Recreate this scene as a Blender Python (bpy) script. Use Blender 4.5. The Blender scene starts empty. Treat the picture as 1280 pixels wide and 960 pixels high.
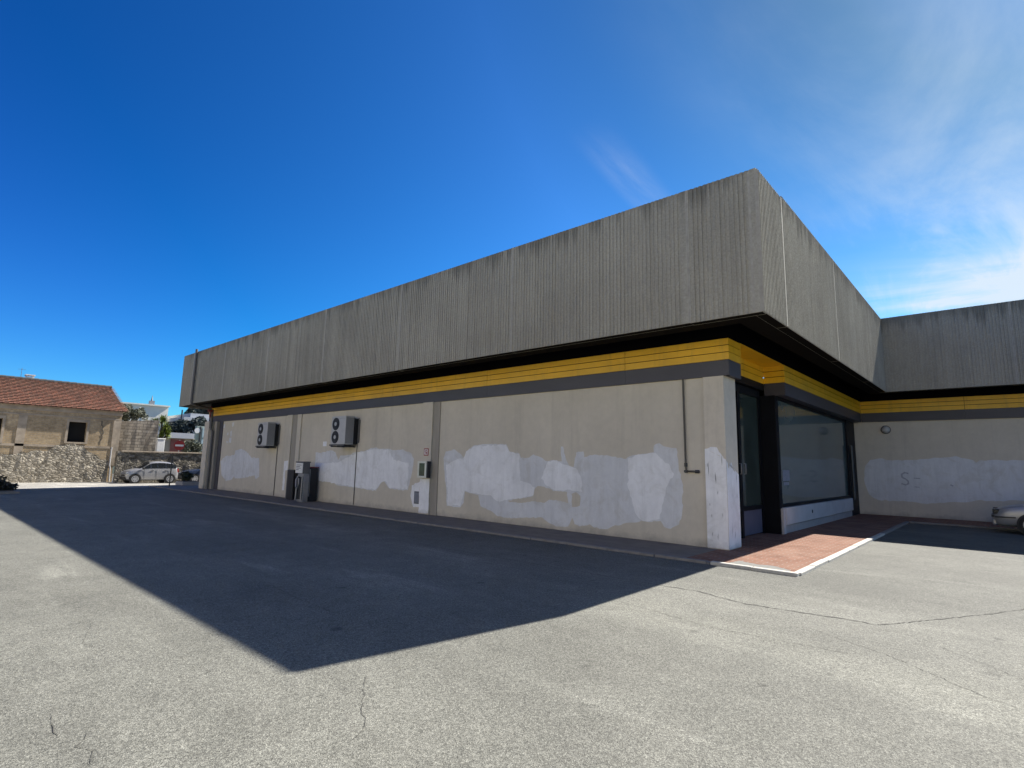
import bpy, bmesh, math, random
from mathutils import Vector, Matrix
from mathutils.geometry import tessellate_polygon
random.seed(7)
S = bpy.context.scene
COL = S.collection
PI = math.pi

# ------------------------------------------------------------------ materials
def new_mat(name):
    m = bpy.data.materials.new(name); m.use_nodes = True
    nt = m.node_tree
    return m, nt, nt.nodes['Principled BSDF']
def node(nt, typ, **kw):
    n = nt.nodes.new(typ)
    for k, v in kw.items(): setattr(n, k, v)
    return n
def setin(n, **kw):
    for k, v in kw.items(): n.inputs[k].default_value = v
def obj_co(nt, scale=(1, 1, 1), rot=(0, 0, 0)):
    tc = node(nt, 'ShaderNodeTexCoord'); mp = node(nt, 'ShaderNodeMapping')
    mp.inputs['Scale'].default_value = scale; mp.inputs['Rotation'].default_value = rot
    nt.links.new(tc.outputs['Object'], mp.inputs['Vector'])
    return mp.outputs['Vector']
def noise(nt, vec, scale, detail=4, rough=.55, dist=0):
    n = node(nt, 'ShaderNodeTexNoise'); nt.links.new(vec, n.inputs['Vector'])
    setin(n, Scale=scale, Detail=detail, Roughness=rough, Distortion=dist)
    return n.outputs['Fac']
def ramp(nt, fac, stops):
    r = node(nt, 'ShaderNodeValToRGB'); nt.links.new(fac, r.inputs['Fac'])
    e = r.color_ramp.elements
    while len(e) < len(stops): e.new(.5)
    for i, (p, c) in enumerate(stops):
        e[i].position = p; e[i].color = (c, c, c, 1) if not hasattr(c, '__len__') else (*c, 1)
    return r.outputs['Color']
def mix(nt, mode, fac, a, b):
    n = node(nt, 'ShaderNodeMix', data_type='RGBA', blend_type=mode)
    def put(sock, v):
        if hasattr(v, 'is_output') or isinstance(v, bpy.types.NodeSocket): nt.links.new(v, sock)
        elif hasattr(v, '__len__'): sock.default_value = (*v, 1) if len(v) == 3 else v
        else: sock.default_value = v
    put(n.inputs[0], fac); put(n.inputs[6], a); put(n.inputs[7], b)
    return n.outputs[2]
def math_(nt, op, a, b=0, c=0):
    n = node(nt, 'ShaderNodeMath', operation=op)
    for i, v in enumerate((a, b, c)):
        if isinstance(v, bpy.types.NodeSocket): nt.links.new(v, n.inputs[i])
        else: n.inputs[i].default_value = v
    return n.outputs[0]
def bump(nt, bs, h, strength=.3, dist=.01):
    b = node(nt, 'ShaderNodeBump'); setin(b, Strength=strength, Distance=dist)
    nt.links.new(h, b.inputs['Height']); nt.links.new(b.outputs['Normal'], bs.inputs['Normal'])
def simple(name, col, rough=.6, var=.12, scale=3, metal=0, spec=.5, bumpy=0, bscale=40, stretch=(1, 1, 1)):
    m, nt, bs = new_mat(name)
    v = obj_co(nt, stretch)
    f = noise(nt, v, scale, 5)
    c = mix(nt, 'MULTIPLY', 1.0, col, ramp(nt, f, [(.25, 1 - var), (.75, 1 + var)]))
    nt.links.new(c, bs.inputs['Base Color'])
    setin(bs, Roughness=rough, Metallic=metal); bs.inputs['Specular IOR Level'].default_value = spec
    if bumpy: bump(nt, bs, noise(nt, v, bscale, 3), bumpy, .01)
    return m

M = {}
def asphalt(name, tint, light, speck):
    m, nt, bs = new_mat(name)
    v = obj_co(nt)
    vo = node(nt, 'ShaderNodeTexVoronoi', feature='F1'); nt.links.new(v, vo.inputs['Vector']); setin(vo, Scale=150)
    vo2 = node(nt, 'ShaderNodeTexVoronoi', feature='F1'); nt.links.new(v, vo2.inputs['Vector']); setin(vo2, Scale=70)
    sp = node(nt, 'ShaderNodeSeparateColor'); nt.links.new(vo.outputs['Color'], sp.inputs[0])
    sp2 = node(nt, 'ShaderNodeSeparateColor'); nt.links.new(vo2.outputs['Color'], sp2.inputs[0])
    grain = ramp(nt, sp.outputs[0], [(0, 1 - .6 * speck), (.3, 1 - .2 * speck), (.8, 1 + .25 * speck), (1, 1 + .75 * speck)])
    grain2 = ramp(nt, sp2.outputs[1], [(0, 1 - .3 * speck), (1, 1 + .3 * speck)])
    big = ramp(nt, noise(nt, v, .35, 5, .6), [(.3, .82), (.7, 1.16)])
    mid = ramp(nt, noise(nt, v, 2.6, 5, .6), [(.3, .9), (.72, 1.1)])
    vs = obj_co(nt, (.22, 1.5, 1), (0, 0, math.radians(-14)))
    streak = ramp(nt, noise(nt, vs, 1.1, 5, .6, .6), [(.44, .93), (.58, 1.0), (.72, 1.34)])
    c = mix(nt, 'MULTIPLY', 1, tint, grain)
    for g in (grain2, big, mid, streak): c = mix(nt, 'MULTIPLY', 1, c, g)
    # pale dust
    d = ramp(nt, noise(nt, v, .8, 6, .65), [(.55, 0), (.75, .35)])
    c = mix(nt, 'MIX', d, c, mix(nt, 'MULTIPLY', 1, light, grain))
    # darker relaid strip with building shade painted in, pale dust band along its seam
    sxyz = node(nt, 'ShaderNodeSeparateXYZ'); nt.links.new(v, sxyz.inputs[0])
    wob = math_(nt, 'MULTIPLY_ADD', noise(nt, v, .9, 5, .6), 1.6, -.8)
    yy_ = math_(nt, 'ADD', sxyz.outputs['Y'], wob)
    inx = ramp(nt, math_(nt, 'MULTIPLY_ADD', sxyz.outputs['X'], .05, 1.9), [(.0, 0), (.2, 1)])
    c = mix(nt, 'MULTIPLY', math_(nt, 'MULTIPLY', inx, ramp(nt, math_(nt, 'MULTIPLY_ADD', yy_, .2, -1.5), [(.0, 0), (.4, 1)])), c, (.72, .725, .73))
    dl = math_(nt, 'ABSOLUTE', math_(nt, 'ADD', math_(nt, 'MULTIPLY_ADD', sxyz.outputs['X'], .13, -5.55), yy_))
    c = mix(nt, 'MULTIPLY', ramp(nt, dl, [(.0, .8), (.75, 0)]), c, (1.22, 1.22, 1.2))
    # old oil spots
    o = ramp(nt, noise(nt, v, 3.1, 2, .5), [(.22, .6), (.29, 1)])
    c = mix(nt, 'MULTIPLY', 1, c, o)
    nt.links.new(c, bs.inputs['Base Color'])
    setin(bs, Roughness=.82); bs.inputs['Specular IOR Level'].default_value = .3
    bump(nt, bs, vo.outputs['Distance'], .55, .006)
    return m
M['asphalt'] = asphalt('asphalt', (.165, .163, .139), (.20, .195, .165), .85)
M['street'] = asphalt('street_surface', (.33, .315, .285), (.38, .365, .335), .45)
M['crack'] = simple('crack_dirt', (.075, .072, .063), .95, .4, 30)

# ribbed concrete
m, nt, bs = new_mat('ribbed_concrete')
v = obj_co(nt)
vst = obj_co(nt, (1, 1, .045))
fine = ramp(nt, noise(nt, v, 26, 5, .7), [(.28, .80), (.72, 1.2)])
st = ramp(nt, noise(nt, vst, 5.5, 5, .7), [(.3, .88), (.5, 1.0), (.72, 1.08)])
tc = node(nt, 'ShaderNodeTexCoord'); sx = node(nt, 'ShaderNodeSeparateXYZ'); nt.links.new(tc.outputs['Object'], sx.inputs[0])
vst2 = obj_co(nt, (1, 1, .02))
drip = noise(nt, vst2, 3.2, 5, .75)
reach = math_(nt, 'MAXIMUM', math_(nt, 'MULTIPLY_ADD', drip, 2.6, -1.12), .02)           # how far below the top each drip reaches, metres
below = math_(nt, 'SUBTRACT', 7.16, sx.outputs['Z'])
dirt = math_(nt, 'SUBTRACT', reach, below)
dirtm = ramp(nt, math_(nt, 'MULTIPLY_ADD', dirt, 1.0, .5), [(.36, 0), (.72, 1)])
c = mix(nt, 'MULTIPLY', 1, (.355, .33, .268), fine)
c = mix(nt, 'MULTIPLY', 1, c, st)
c = mix(nt, 'MULTIPLY', 1, c, ramp(nt, noise(nt, v, .55, 4, .6), [(.3, .88), (.7, 1.1)]))
c = mix(nt, 'MIX', math_(nt, 'MULTIPLY', dirtm, .5), c, (.075, .072, .06))
nt.links.new(c, bs.inputs['Base Color']); setin(bs, Roughness=.9); bs.inputs['Specular IOR Level'].default_value = .25
bump(nt, bs, noise(nt, v, 34, 5, .75), .8, .016)
M['ribbed'] = m
M['seam'] = simple('pale_concrete_joint', (.36, .335, .28), .9, .18, 8, bumpy=.3)
M['coping'] = simple('coping_metal', (.055, .055, .052), .7, .3, 4)

# plaster
def plaster(name, col, var=.07, thin=None):
    m, nt, bs = new_mat(name)
    v = obj_co(nt)
    c = mix(nt, 'MULTIPLY', 1, col, ramp(nt, noise(nt, v, .7, 5, .6), [(.3, 1 - var), (.7, 1 + var)]))
    c = mix(nt, 'MULTIPLY', 1, c, ramp(nt, noise(nt, v, 6, 6, .7), [(.3, 1 - var * .7), (.7, 1 + var * .5)]))
    vs = obj_co(nt, (1, 1, .07))
    c = mix(nt, 'MULTIPLY', 1, c, ramp(nt, noise(nt, vs, 3, 5, .7), [(.28, .88), (.48, 1.0)]))
    if thin:                                     # thin second-hand coverage: the wall colour ghosts through
        g1 = ramp(nt, noise(nt, v, 2.3, 7, .68, .8), [(.50, 0), (.66, .42)])
        c = mix(nt, 'MIX', g1, c, thin)
        vr = obj_co(nt, (5.5, 1, .9), (0, math.radians(8), 0))
        c = mix(nt, 'MULTIPLY', 1, c, ramp(nt, noise(nt, vr, 1.6, 4, .6), [(.3, .95), (.7, 1.04)]))
    # splash dirt along the foot
    tc = node(nt, 'ShaderNodeTexCoord'); sx = node(nt, 'ShaderNodeSeparateXYZ'); nt.links.new(tc.outputs['Object'], sx.inputs[0])
    h = math_(nt, 'MULTIPLY_ADD', noise(nt, v, 2.2, 5, .7), .55, -.1)
    dm = ramp(nt, math_(nt, 'SUBTRACT', h, sx.outputs['Z']), [(0, 0), (.22, .55)])
    c = mix(nt, 'MIX', dm, c, (.2, .185, .16))
    nt.links.new(c, bs.inputs['Base Color']); setin(bs, Roughness=.85); bs.inputs['Specular IOR Level'].default_value = .3
    bump(nt, bs, noise(nt, v, 70, 4, .6), .25, .004)
    return m
M['plaster'] = plaster('beige_plaster', (.60, .545, .445))
M['pier'] = plaster('pier_plaster', (.62, .56, .46), .1)
M['paint1'] = plaster('grey_touch_up_paint', (.68, .685, .69), .08, (.50, .475, .42))
M['paint2'] = plaster('white_touch_up_paint', (.84, .84, .84), .08, (.60, .59, .56))
M['groove'] = simple('brown_channel', (.33, .30, .25), .8, .12, 4, stretch=(1, 1, .15))
M['yellow'] = simple('yellow_enamel', (.74, .42, .011), .45, .16, 2.5, stretch=(.4, .4, 1))
m = M['yellow']; nt = m.node_tree; bs = nt.nodes['Principled BSDF']
old = bs.inputs['Base Color'].links[0].from_socket
vg = obj_co(nt, (1, 1, .12)); gr = ramp(nt, noise(nt, vg, 4.5, 6, .75), [(.52, 0), (.78, .5)])
c = mix(nt, 'MIX', gr, old, (.30, .19, .03))
c = mix(nt, 'MIX', ramp(nt, noise(nt, obj_co(nt), .6, 5, .6), [(.45, 0), (.75, .35)]), c, (.66, .44, .06))
nt.links.new(c, bs.inputs['Base Color'])
M['yellowgap'] = simple('board_gap', (.04, .02, .004), .9, spec=.1)
M['darkband'] = simple('dark_grey_band', (.055, .053, .064), .5, .16, 1.5, stretch=(.5, .5, 2))
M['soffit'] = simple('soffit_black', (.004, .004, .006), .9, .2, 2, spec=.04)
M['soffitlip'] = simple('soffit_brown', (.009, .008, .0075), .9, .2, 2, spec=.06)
M['roofing'] = simple('roof_felt', (.12, .12, .12), .9, .2, 1)
M['blackframe'] = simple('black_frame', (.006, .007, .010), .5, .2, 4, spec=.12)
M['greyframe'] = simple('grey_frame', (.06, .065, .07), .4, .1, 4, metal=.3)
M['glass'] = simple('whitewashed_glass', (.075, .108, .108), .08, .4, .5)
M['glass2'] = simple('door_glass', (.036, .052, .046), .07, .45, 1.2)
M['doorpanel'] = simple('door_panel_blue', (.085, .09, .135), .5, .15, 2)
M['sill'] = simple('sill_white', (.48, .475, .48), .7, .12, 2, bumpy=.1)
M['plinth'] = simple('plinth_grey', (.33, .325, .325), .8, .12, 3, bumpy=.1)
M['kerb'] = simple('kerb_grey_stone', (.20, .185, .17), .85, .2, 6, bumpy=.3)
M['kerbwhite'] = simple('kerb_white_stone', (.46, .44, .39), .8, .15, 9, bumpy=.3)
M['mortar'] = simple('mortar_patch', (.17, .165, .15), .9, .2, 14, bumpy=.4)

# terracotta paving
m, nt, bs = new_mat('terracotta_paving')
v = obj_co(nt, (1, 1, 1), (0, 0, 0))
br = node(nt, 'ShaderNodeTexBrick'); nt.links.new(v, br.inputs['Vector'])
br.offset = .5
setin(br, Scale=1.0); br.inputs['Brick Width'].default_value = .25; br.inputs['Row Height'].default_value = .125
br.inputs['Mortar Size'].default_value = .009; br.inputs['Bias'].default_value = 0
br.inputs['Color1'].default_value = (.25, .124, .084, 1); br.inputs['Color2'].default_value = (.20, .096, .064, 1); br.inputs['Mortar'].default_value = (.26, .20, .16, 1)
c = mix(nt, 'MULTIPLY', 1, br.outputs['Color'], ramp(nt, noise(nt, v, 2.2, 6, .65), [(.3, .78), (.7, 1.2)]))
c = mix(nt, 'MIX', ramp(nt, noise(nt, v, 1.1, 5, .6), [(.48, 0), (.72, .55)]), c, (.27, .18, .135))
nt.links.new(c, bs.inputs['Base Color']); setin(bs, Roughness=.85); bs.inputs['Specular IOR Level'].default_value = .08
bump(nt, bs, br.outputs['Fac'], -.4, .004)
M['terracotta'] = m
M['greypaving'] = simple('grey_brown_paving', (.155, .135, .115), .8, .25, 3, bumpy=.2)

# rubble, block, brick, tiles
def rubble(name, c1, c2, scale, stretch=(1, 1, 1.5)):
    m, nt, bs = new_mat(name)
    v = obj_co(nt, stretch)
    nv = node(nt, 'ShaderNodeTexNoise'); nt.links.new(v, nv.inputs['Vector']); setin(nv, Scale=3, Detail=3)
    dv = mix(nt, 'ADD', .25, v, nv.outputs['Color'])
    vo = node(nt, 'ShaderNodeTexVoronoi', feature='F1'); nt.links.new(dv, vo.inputs['Vector']); setin(vo, Scale=scale)
    ve = node(nt, 'ShaderNodeTexVoronoi', feature='DISTANCE_TO_EDGE'); nt.links.new(dv, ve.inputs['Vector']); setin(ve, Scale=scale)
    sp = node(nt, 'ShaderNodeSeparateColor'); nt.links.new(vo.outputs['Color'], sp.inputs[0])
    c = mix(nt, 'MIX', sp.outputs[0], c1, c2)
    c = mix(nt, 'MULTIPLY', 1, c, ramp(nt, noise(nt, v, 2, 6, .7), [(.3, .6), (.7, 1.3)]))
    c = mix(nt, 'MULTIPLY', 1, c, ramp(nt, ve.outputs['Distance'], [(0, .5), (.09, 1)]))
    nt.links.new(c, bs.inputs['Base Color']); setin(bs, Roughness=.95); bs.inputs['Specular IOR Level'].default_value = .2
    bump(nt, bs, ve.outputs['Distance'], .9, .08)
    return m
M['rubble'] = rubble('rubble_stone', (.22, .19, .145), (.40, .36, .29), 5.2)
M['rubble2'] = rubble('boundary_stone', (.12, .108, .085), (.27, .245, .205), 5.0)
def brick(name, c1, c2, mo, bw, rh, ms=.012, rot=(PI / 2, 0, PI / 2)):
    m, nt, bs = new_mat(name)
    tc = node(nt, 'ShaderNodeTexCoord'); sx = node(nt, 'ShaderNodeSeparateXYZ'); nt.links.new(tc.outputs['Object'], sx.inputs[0])
    cx = node(nt, 'ShaderNodeCombineXYZ')
    nt.links.new(math_(nt, 'ADD', sx.outputs['X'], sx.outputs['Y']), cx.inputs[0]); nt.links.new(sx.outputs['Z'], cx.inputs[1])
    br = node(nt, 'ShaderNodeTexBrick'); nt.links.new(cx.outputs[0], br.inputs['Vector']); setin(br, Scale=1.0)
    br.inputs['Brick Width'].default_value = bw; br.inputs['Row Height'].default_value = rh; br.inputs['Mortar Size'].default_value = ms
    br.inputs['Color1'].default_value = (*c1, 1); br.inputs['Color2'].default_value = (*c2, 1); br.inputs['Mortar'].default_value = (*mo, 1)
    v = tc.outputs['Object']
    c = mix(nt, 'MULTIPLY', 1, br.outputs['Color'], ramp(nt, noise(nt, v, 1.1, 6, .7), [(.3, .65), (.7, 1.25)]))
    c = mix(nt, 'MULTIPLY', 1, c, ramp(nt, noise(nt, v, 9, 4, .7), [(.3, .75), (.7, 1.2)]))
    nt.links.new(c, bs.inputs['Base Color']); setin(bs, Roughness=.95); bs.inputs['Specular IOR Level'].default_value = .2
    bump(nt, bs, br.outputs['Fac'], -.5, .02)
    return m
M['housebrick'] = brick('tuff_brick', (.44, .335, .205), (.36, .27, .165), (.36, .30, .22), .3, .12)
M['block'] = brick('weathered_block', (.23, .195, .155), (.33, .29, .235), (.15, .13, .105), .42, .2, .02)
M['houseconc'] = simple('old_concrete_frame', (.345, .285, .215), .95, .3, 2.5, bumpy=.4, bscale=15)
M['cement'] = simple('old_cement_render', (.37, .325, .255), .95, .28, 1.6, bumpy=.4, bscale=15)
m, nt, bs = new_mat('clay_roof_tiles')
v = obj_co(nt)
tc = node(nt, 'ShaderNodeTexCoord'); sx = node(nt, 'ShaderNodeSeparateXYZ'); nt.links.new(tc.outputs['Object'], sx.inputs[0])
cx = node(nt, 'ShaderNodeCombineXYZ'); nt.links.new(sx.outputs['Y'], cx.inputs[0]); nt.links.new(math_(nt, 'MULTIPLY', sx.outputs['X'], 1), cx.inputs[1])
br = node(nt, 'ShaderNodeTexBrick'); nt.links.new(cx.outputs[0], br.inputs['Vector']); setin(br, Scale=1.0); br.offset = .5
br.inputs['Brick Width'].default_value = .24; br.inputs['Row Height'].default_value = .29; br.inputs['Mortar Size'].default_value = .02
br.inputs['Color1'].default_value = (.31, .125, .075, 1); br.inputs['Color2'].default_value = (.19, .088, .058, 1); br.inputs['Mortar'].default_value = (.10, .05, .03, 1)
c = mix(nt, 'MULTIPLY', 1, br.outputs['Color'], ramp(nt, noise(nt, v, .9, 6, .7), [(.3, .6), (.7, 1.3)]))
c = mix(nt, 'MIX', ramp(nt, noise(nt, v, 4, 5, .7), [(.5, 0), (.7, .55)]), c, (.22, .165, .115))
nt.links.new(c, bs.inputs['Base Color']); setin(bs, Roughness=.9)
bump(nt, bs, br.outputs['Fac'], -.6, .03)
M['tiles'] = m
M['void'] = simple('dark_room', (.01, .009, .008), .95)
M['whitewall'] = simple('white_render', (.68, .66, .58), .9, .08, 1)
M['cream'] = simple('cream_render', (.66, .60, .455), .9, .06, 1)
M['greyfascia'] = simple('grey_fascia', (.42, .43, .45), .8, .1, 1)
M['redwall'] = simple('red_wall', (.24, .09, .075), .9, .2, 2)
M['greenwall'] = simple('pale_green_wall', (.30, .36, .31), .85, .12, 1)
M['paleglass'] = simple('pale_blue_glass', (.36, .47, .50), .2, .12, 2)
M['white'] = simple('white_paint', (.72, .72, .70), .5, .07, 6)
M['acwhite'] = simple('ac_enamel', (.46, .455, .44), .45, .08, 3)
M['acside'] = simple('ac_side', (.24, .24, .245), .5, .1, 3)
M['grille'] = simple('black_grille', (.012, .012, .013), .5)
M['hub'] = simple('fan_hub', (.42, .43, .43), .5)
M['steel'] = simple('galvanised', (.28, .28, .29), .45, .15, 6, metal=.6)
M['darkmetal'] = simple('dark_metal', (.03, .032, .036), .45, .2, 5)
M['pipegrey'] = simple('grey_pipe', (.12, .115, .11), .5, .15, 8)
M['brownpipe'] = simple('brown_pipe', (.085, .075, .06), .55, .2, 8)
M['red'] = simple('red_paint', (.30, .018, .018), .45, .08, 5)
M['darkred'] = simple('dark_red', (.16, .02, .03), .5)
M['cabinet'] = simple('cabinet_blue_black', (.010, .011, .016), .5, .2, 4)
M['cabside'] = simple('cabinet_grey', (.10, .10, .105), .5, .15, 4)
M['silverframe'] = simple('silver_frame', (.66, .65, .58), .35, .08, 6, metal=.2)
M['casefill'] = simple('case_dark_glass', (.035, .036, .018), .15, .5, 7)
M['hatchgrey'] = simple('hatch_grey', (.20, .21, .24), .6, .1, 6)
M['bark'] = simple('bark', (.09, .065, .045), .95, .3, 8, bumpy=.4)
M['tyre'] = simple('tyre_rubber', (.012, .012, .012), .8)
M['rim'] = simple('wheel_trim', (.40, .40, .41), .35, .1, 6, metal=.5)
M['silverpaint'] = simple('silver_car_paint', (.32, .32, .33), .3, .04, 2, metal=.35)
M['bluepaint'] = simple('dark_blue_car_paint', (.03, .045, .085), .25, .1, 2, metal=.2)
M['carglass'] = simple('car_glass', (.012, .014, .016), .06, .1, 2)
M['bumper'] = simple('black_plastic', (.02, .02, .021), .6)
M['lens'] = simple('headlight_lens', (.35, .37, .39), .12, .1, 12, metal=.3)
M['taillens'] = simple('tail_lens', (.35, .015, .012), .2)
M['mark'] = simple('faded_black_spray', (.40, .405, .43), .85, .25, 20)
M['paper'] = simple('paper_notice', (.20, .22, .27), .7, .2, 14)
M['ink'] = simple('ink', (.05, .05, .06), .7)
M['lampglass'] = simple('lamp_globe', (.42, .42, .41), .3, .06, 6)
M['soil'] = simple('soil', (.09, .07, .05), .95, .3, 12, bumpy=.5)
def leafmat(name, c1, c2):
    m, nt, bs = new_mat(name)
    v = obj_co(nt)
    c = ramp(nt, noise(nt, v, 5, 3, .6), [(.3, c1), (.7, c2)])
    c = mix(nt, 'MULTIPLY', 1, c, ramp(nt, noise(nt, v, 40, 2, .6), [(.3, .7), (.7, 1.35)]))
    nt.links.new(c, bs.inputs['Base Color']); setin(bs, Roughness=.6)
    bs.inputs['Transmission Weight'].default_value = 0
    return m
M['leafgrey'] = leafmat('grey_green_leaves', (.09, .10, .065), (.15, .155, .11))
M['leafyucca'] = leafmat('yellow_green_leaves', (.075, .115, .012), (.19, .23, .035))
M['leafdark'] = leafmat('dark_conifer_leaves', (.012, .022, .022), (.03, .045, .04))
M['leafhedge'] = leafmat('dark_hedge_leaves', (.014, .022, .010), (.035, .05, .02))
M['leafbush'] = leafmat('dry_bush_leaves', (.03, .03, .02), (.085, .075, .055))

# ------------------------------------------------------------------ mesh helper
ROOT = {}
class MB:
    def __init__(s): s.v = []; s.f = []; s.m = []; s.sm = []
    def face(s, pts, m=0, smooth=False):
        i = len(s.v); s.v += [tuple(p) for p in pts]; s.f.append(tuple(range(i, i + len(pts)))); s.m.append(m); s.sm.append(smooth)
    def mesh(s, verts, faces, m=0, smooth=False):
        i = len(s.v); s.v += [tuple(p) for p in verts]
        for f in faces: s.f.append(tuple(i + k for k in f)); s.m.append(m); s.sm.append(smooth)
        return s
    def box(s, x0, y0, z0, x1, y1, z1, m=0):
        v = [(x0, y0, z0), (x1, y0, z0), (x1, y1, z0), (x0, y1, z0), (x0, y0, z1), (x1, y0, z1), (x1, y1, z1), (x0, y1, z1)]
        return s.mesh(v, [(0, 3, 2, 1), (4, 5, 6, 7), (0, 1, 5, 4), (1, 2, 6, 5), (2, 3, 7, 6), (3, 0, 4, 7)], m)
    def tube(s, path, r, n=10, m=0, taper=None):
        P = [Vector(p) for p in path]; rings = []
        for i, p in enumerate(P):
            d = (P[min(i + 1, len(P) - 1)] - P[max(i - 1, 0)]).normalized()
            a = d.orthogonal().normalized() if i == 0 else (A - d * A.dot(d)).normalized()
            A = a; b = d.cross(a)
            rr = r if taper is None else r + (taper - r) * i / (len(P) - 1)
            rings.append([p + (a * math.cos(2 * PI * k / n) + b * math.sin(2 * PI * k / n)) * rr for k in range(n)])
        v = [q for R_ in rings for q in R_]
        f = [(i * n + k, i * n + (k + 1) % n, (i + 1) * n + (k + 1) % n, (i + 1) * n + k) for i in range(len(P) - 1) for k in range(n)]
        i0 = len(s.v); s.mesh(v, f, m, True)
        s.mesh(rings[0], [tuple(reversed(range(n)))], m); s.mesh(rings[-1], [tuple(range(n))], m)
        return s
    def disc(s, c, nrm, r, m=0, n=24, depth=0, r0=0):
        """solid disc (depth along nrm) or annulus when r0 > 0"""
        c = Vector(c); d = Vector(nrm).normalized(); a = d.orthogonal().normalized(); b = d.cross(a)
        ring = lambda rr, o: [c + d * o + (a * math.cos(2 * PI * k / n) + b * math.sin(2 * PI * k / n)) * rr for k in range(n)]
        if r0 == 0:
            top = ring(r, depth)
            s.mesh(top, [tuple(range(n))], m)
            if depth: s.mesh(ring(r, 0) + top, [(k, (k + 1) % n, n + (k + 1) % n, n + k) for k in range(n)], m, True)
        else:
            q = ring(r, 0) + ring(r, depth) + ring(r0, depth) + ring(r0, 0)
            f = []
            for k in range(n):
                k2 = (k + 1) % n
                for l in range(4): l2 = (l + 1) % 4; f.append((l * n + k, l * n + k2, l2 * n + k2, l2 * n + k))
            s.mesh(q, f, m)
        return s
    def build(s, name, mats, parent=None, world=True, bevel=0):
        me = bpy.data.meshes.new(name)
        off = Vector((0, 0, 0))
        if parent is not None and world: off = ROOT.get(parent.name, off)
        me.from_pydata([Vector(p) - off for p in s.v], [], s.f)
        for k in (mats if isinstance(mats, (list, tuple)) else [mats]): me.materials.append(M[k])
        me.polygons.foreach_set('material_index', s.m); me.polygons.foreach_set('use_smooth', s.sm)
        me.update()
        bm = bmesh.new(); bm.from_mesh(me)
        bm.to_mesh(me); bm.free()
        o = bpy.data.objects.new(name, me); COL.objects.link(o)
        if parent is not None:
            o.parent = parent; ROOT[o.name] = off
        if bevel:
            b = o.modifiers.new('edge', 'BEVEL'); b.width = bevel; b.segments = 2; b.limit_method = 'ANGLE'
        return o
def thing(name, label, cat, loc=(0, 0, 0), rz=0, group=None):
    o = bpy.data.objects.new(name, None); COL.objects.link(o); o.empty_display_size = .3
    o.location = loc; o.rotation_euler = (0, 0, rz); ROOT[o.name] = Vector(loc)
    o['label'] = label; o['category'] = cat
    if group: o['group'] = group
    return o
def tag(o, label, cat, group=None):
    o['label'] = label; o['category'] = cat
    if group: o['group'] = group
    return o
def pieces(name, mats, parent, boxes_, world=True, bevel=0):
    for q in boxes_: MB().box(*q).build(name, mats, parent, world, bevel)
def struct(o): o['kind'] = 'structure'; return o
def copy_thing(root, loc, label):
    r = root.copy(); COL.objects.link(r); r.location = loc; r['label'] = label
    for ch in list(root.children):
        c = ch.copy(); COL.objects.link(c); c.parent = r
        for g in ch.children:
            d = g.copy(); COL.objects.link(d); d.parent = c
    return r

def jag(pts, step=.09, amp=.018, seed=1):
    rnd = random.Random(seed); out = []
    for i, p in enumerate(pts):
        q = pts[(i + 1) % len(pts)]; d = math.hypot(q[0] - p[0], q[1] - p[1]); n = max(1, int(d / step))
        for k in range(n):
            t = k / n; a = amp if k else 0
            out.append((p[0] + (q[0] - p[0]) * t + rnd.uniform(-a, a), p[1] + (q[1] - p[1]) * t + rnd.uniform(-a, a)))
    return out
def flat_poly(mb, pts, place, m):
    """filled outline; place maps (a, b) to a world point"""
    tri = tessellate_polygon([[Vector((a, b, 0)) for a, b in pts]])
    mb.mesh([place(a, b) for a, b in pts], [t for t in tri], m)

# ------------------------------------------------------------------ ground
GZ = -.038
g = MB()
g.face([(-250, -200, GZ), (250, -200, GZ), (250, 260, GZ), (-250, 260, GZ)], 0)
def crack(path, w, seed):
    rnd = random.Random(seed); P = []
    for i in range(len(path) - 1):
        a, b = path[i], path[i + 1]; n = max(2, int(math.hypot(b[0] - a[0], b[1] - a[1]) / .055))
        for k in range(n): t = k / n; P.append((a[0] + (b[0] - a[0]) * t + rnd.uniform(-.014, .014), a[1] + (b[1] - a[1]) * t + rnd.uniform(-.014, .014)))
    P.append(path[-1])
    for i in range(len(P) - 1):
        (x0, y0), (x1, y1) = P[i], P[i + 1]; d = math.hypot(x1 - x0, y1 - y0) or 1; nx, ny = -(y1 - y0) / d, (x1 - x0) / d
        w0 = w * rnd.uniform(.15, 1) * .5; w1 = w * rnd.uniform(.15, 1) * .5
        g.face([(x0 - nx * w0, y0 - ny * w0, GZ + .004), (x1 - nx * w1, y1 - ny * w1, GZ + .004), (x1 + nx * w1, y1 + ny * w1, GZ + .004), (x0 + nx * w0, y0 + ny * w0, GZ + .004)], 1)
crack([(-9.0, 7.3), (-6.3, 7.35), (-3.82, 7.39), (-3.27, 7.45), (-2.54, 7.21), (-1.93, 7.28), (-1.3, 7.35), (-1.18, 7.32)], .026, 1)
crack([(-1.18, 7.32), (-1.03, 7.56), (-.66, 8.22), (-.33, 8.82), (.1, 9.7)], .022, 2)
crack([(-3.79, 2.61), (-3.5, 2.4), (-3.35, 2.28), (-3.15, 2.2), (-3.02, 2.01)], .005, 3)
crack([(-4.62, .87), (-4.45, .83), (-4.29, .84)], .007, 4)
crack([(-4.2, .95), (-4.05, .88), (-3.95, .95), (-3.8, .9)], .006, 5)
crack([(-6.9, 1.5), (-6.2, 1.3), (-5.5, 1.45)], .004, 6)
crack([(-.6, 6.9), (.1, 6.2), (.9, 5.9), (1.8, 5.7)], .006, 7)
crack([(-1.6, 6.6), (-.9, 6.2), (-.2, 5.6), (.6, 5.3)], .008, 9)
crack([(-7.26, 3.48), (-6.4, 3.4), (-5.53, 3.38)], .012, 8)
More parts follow.
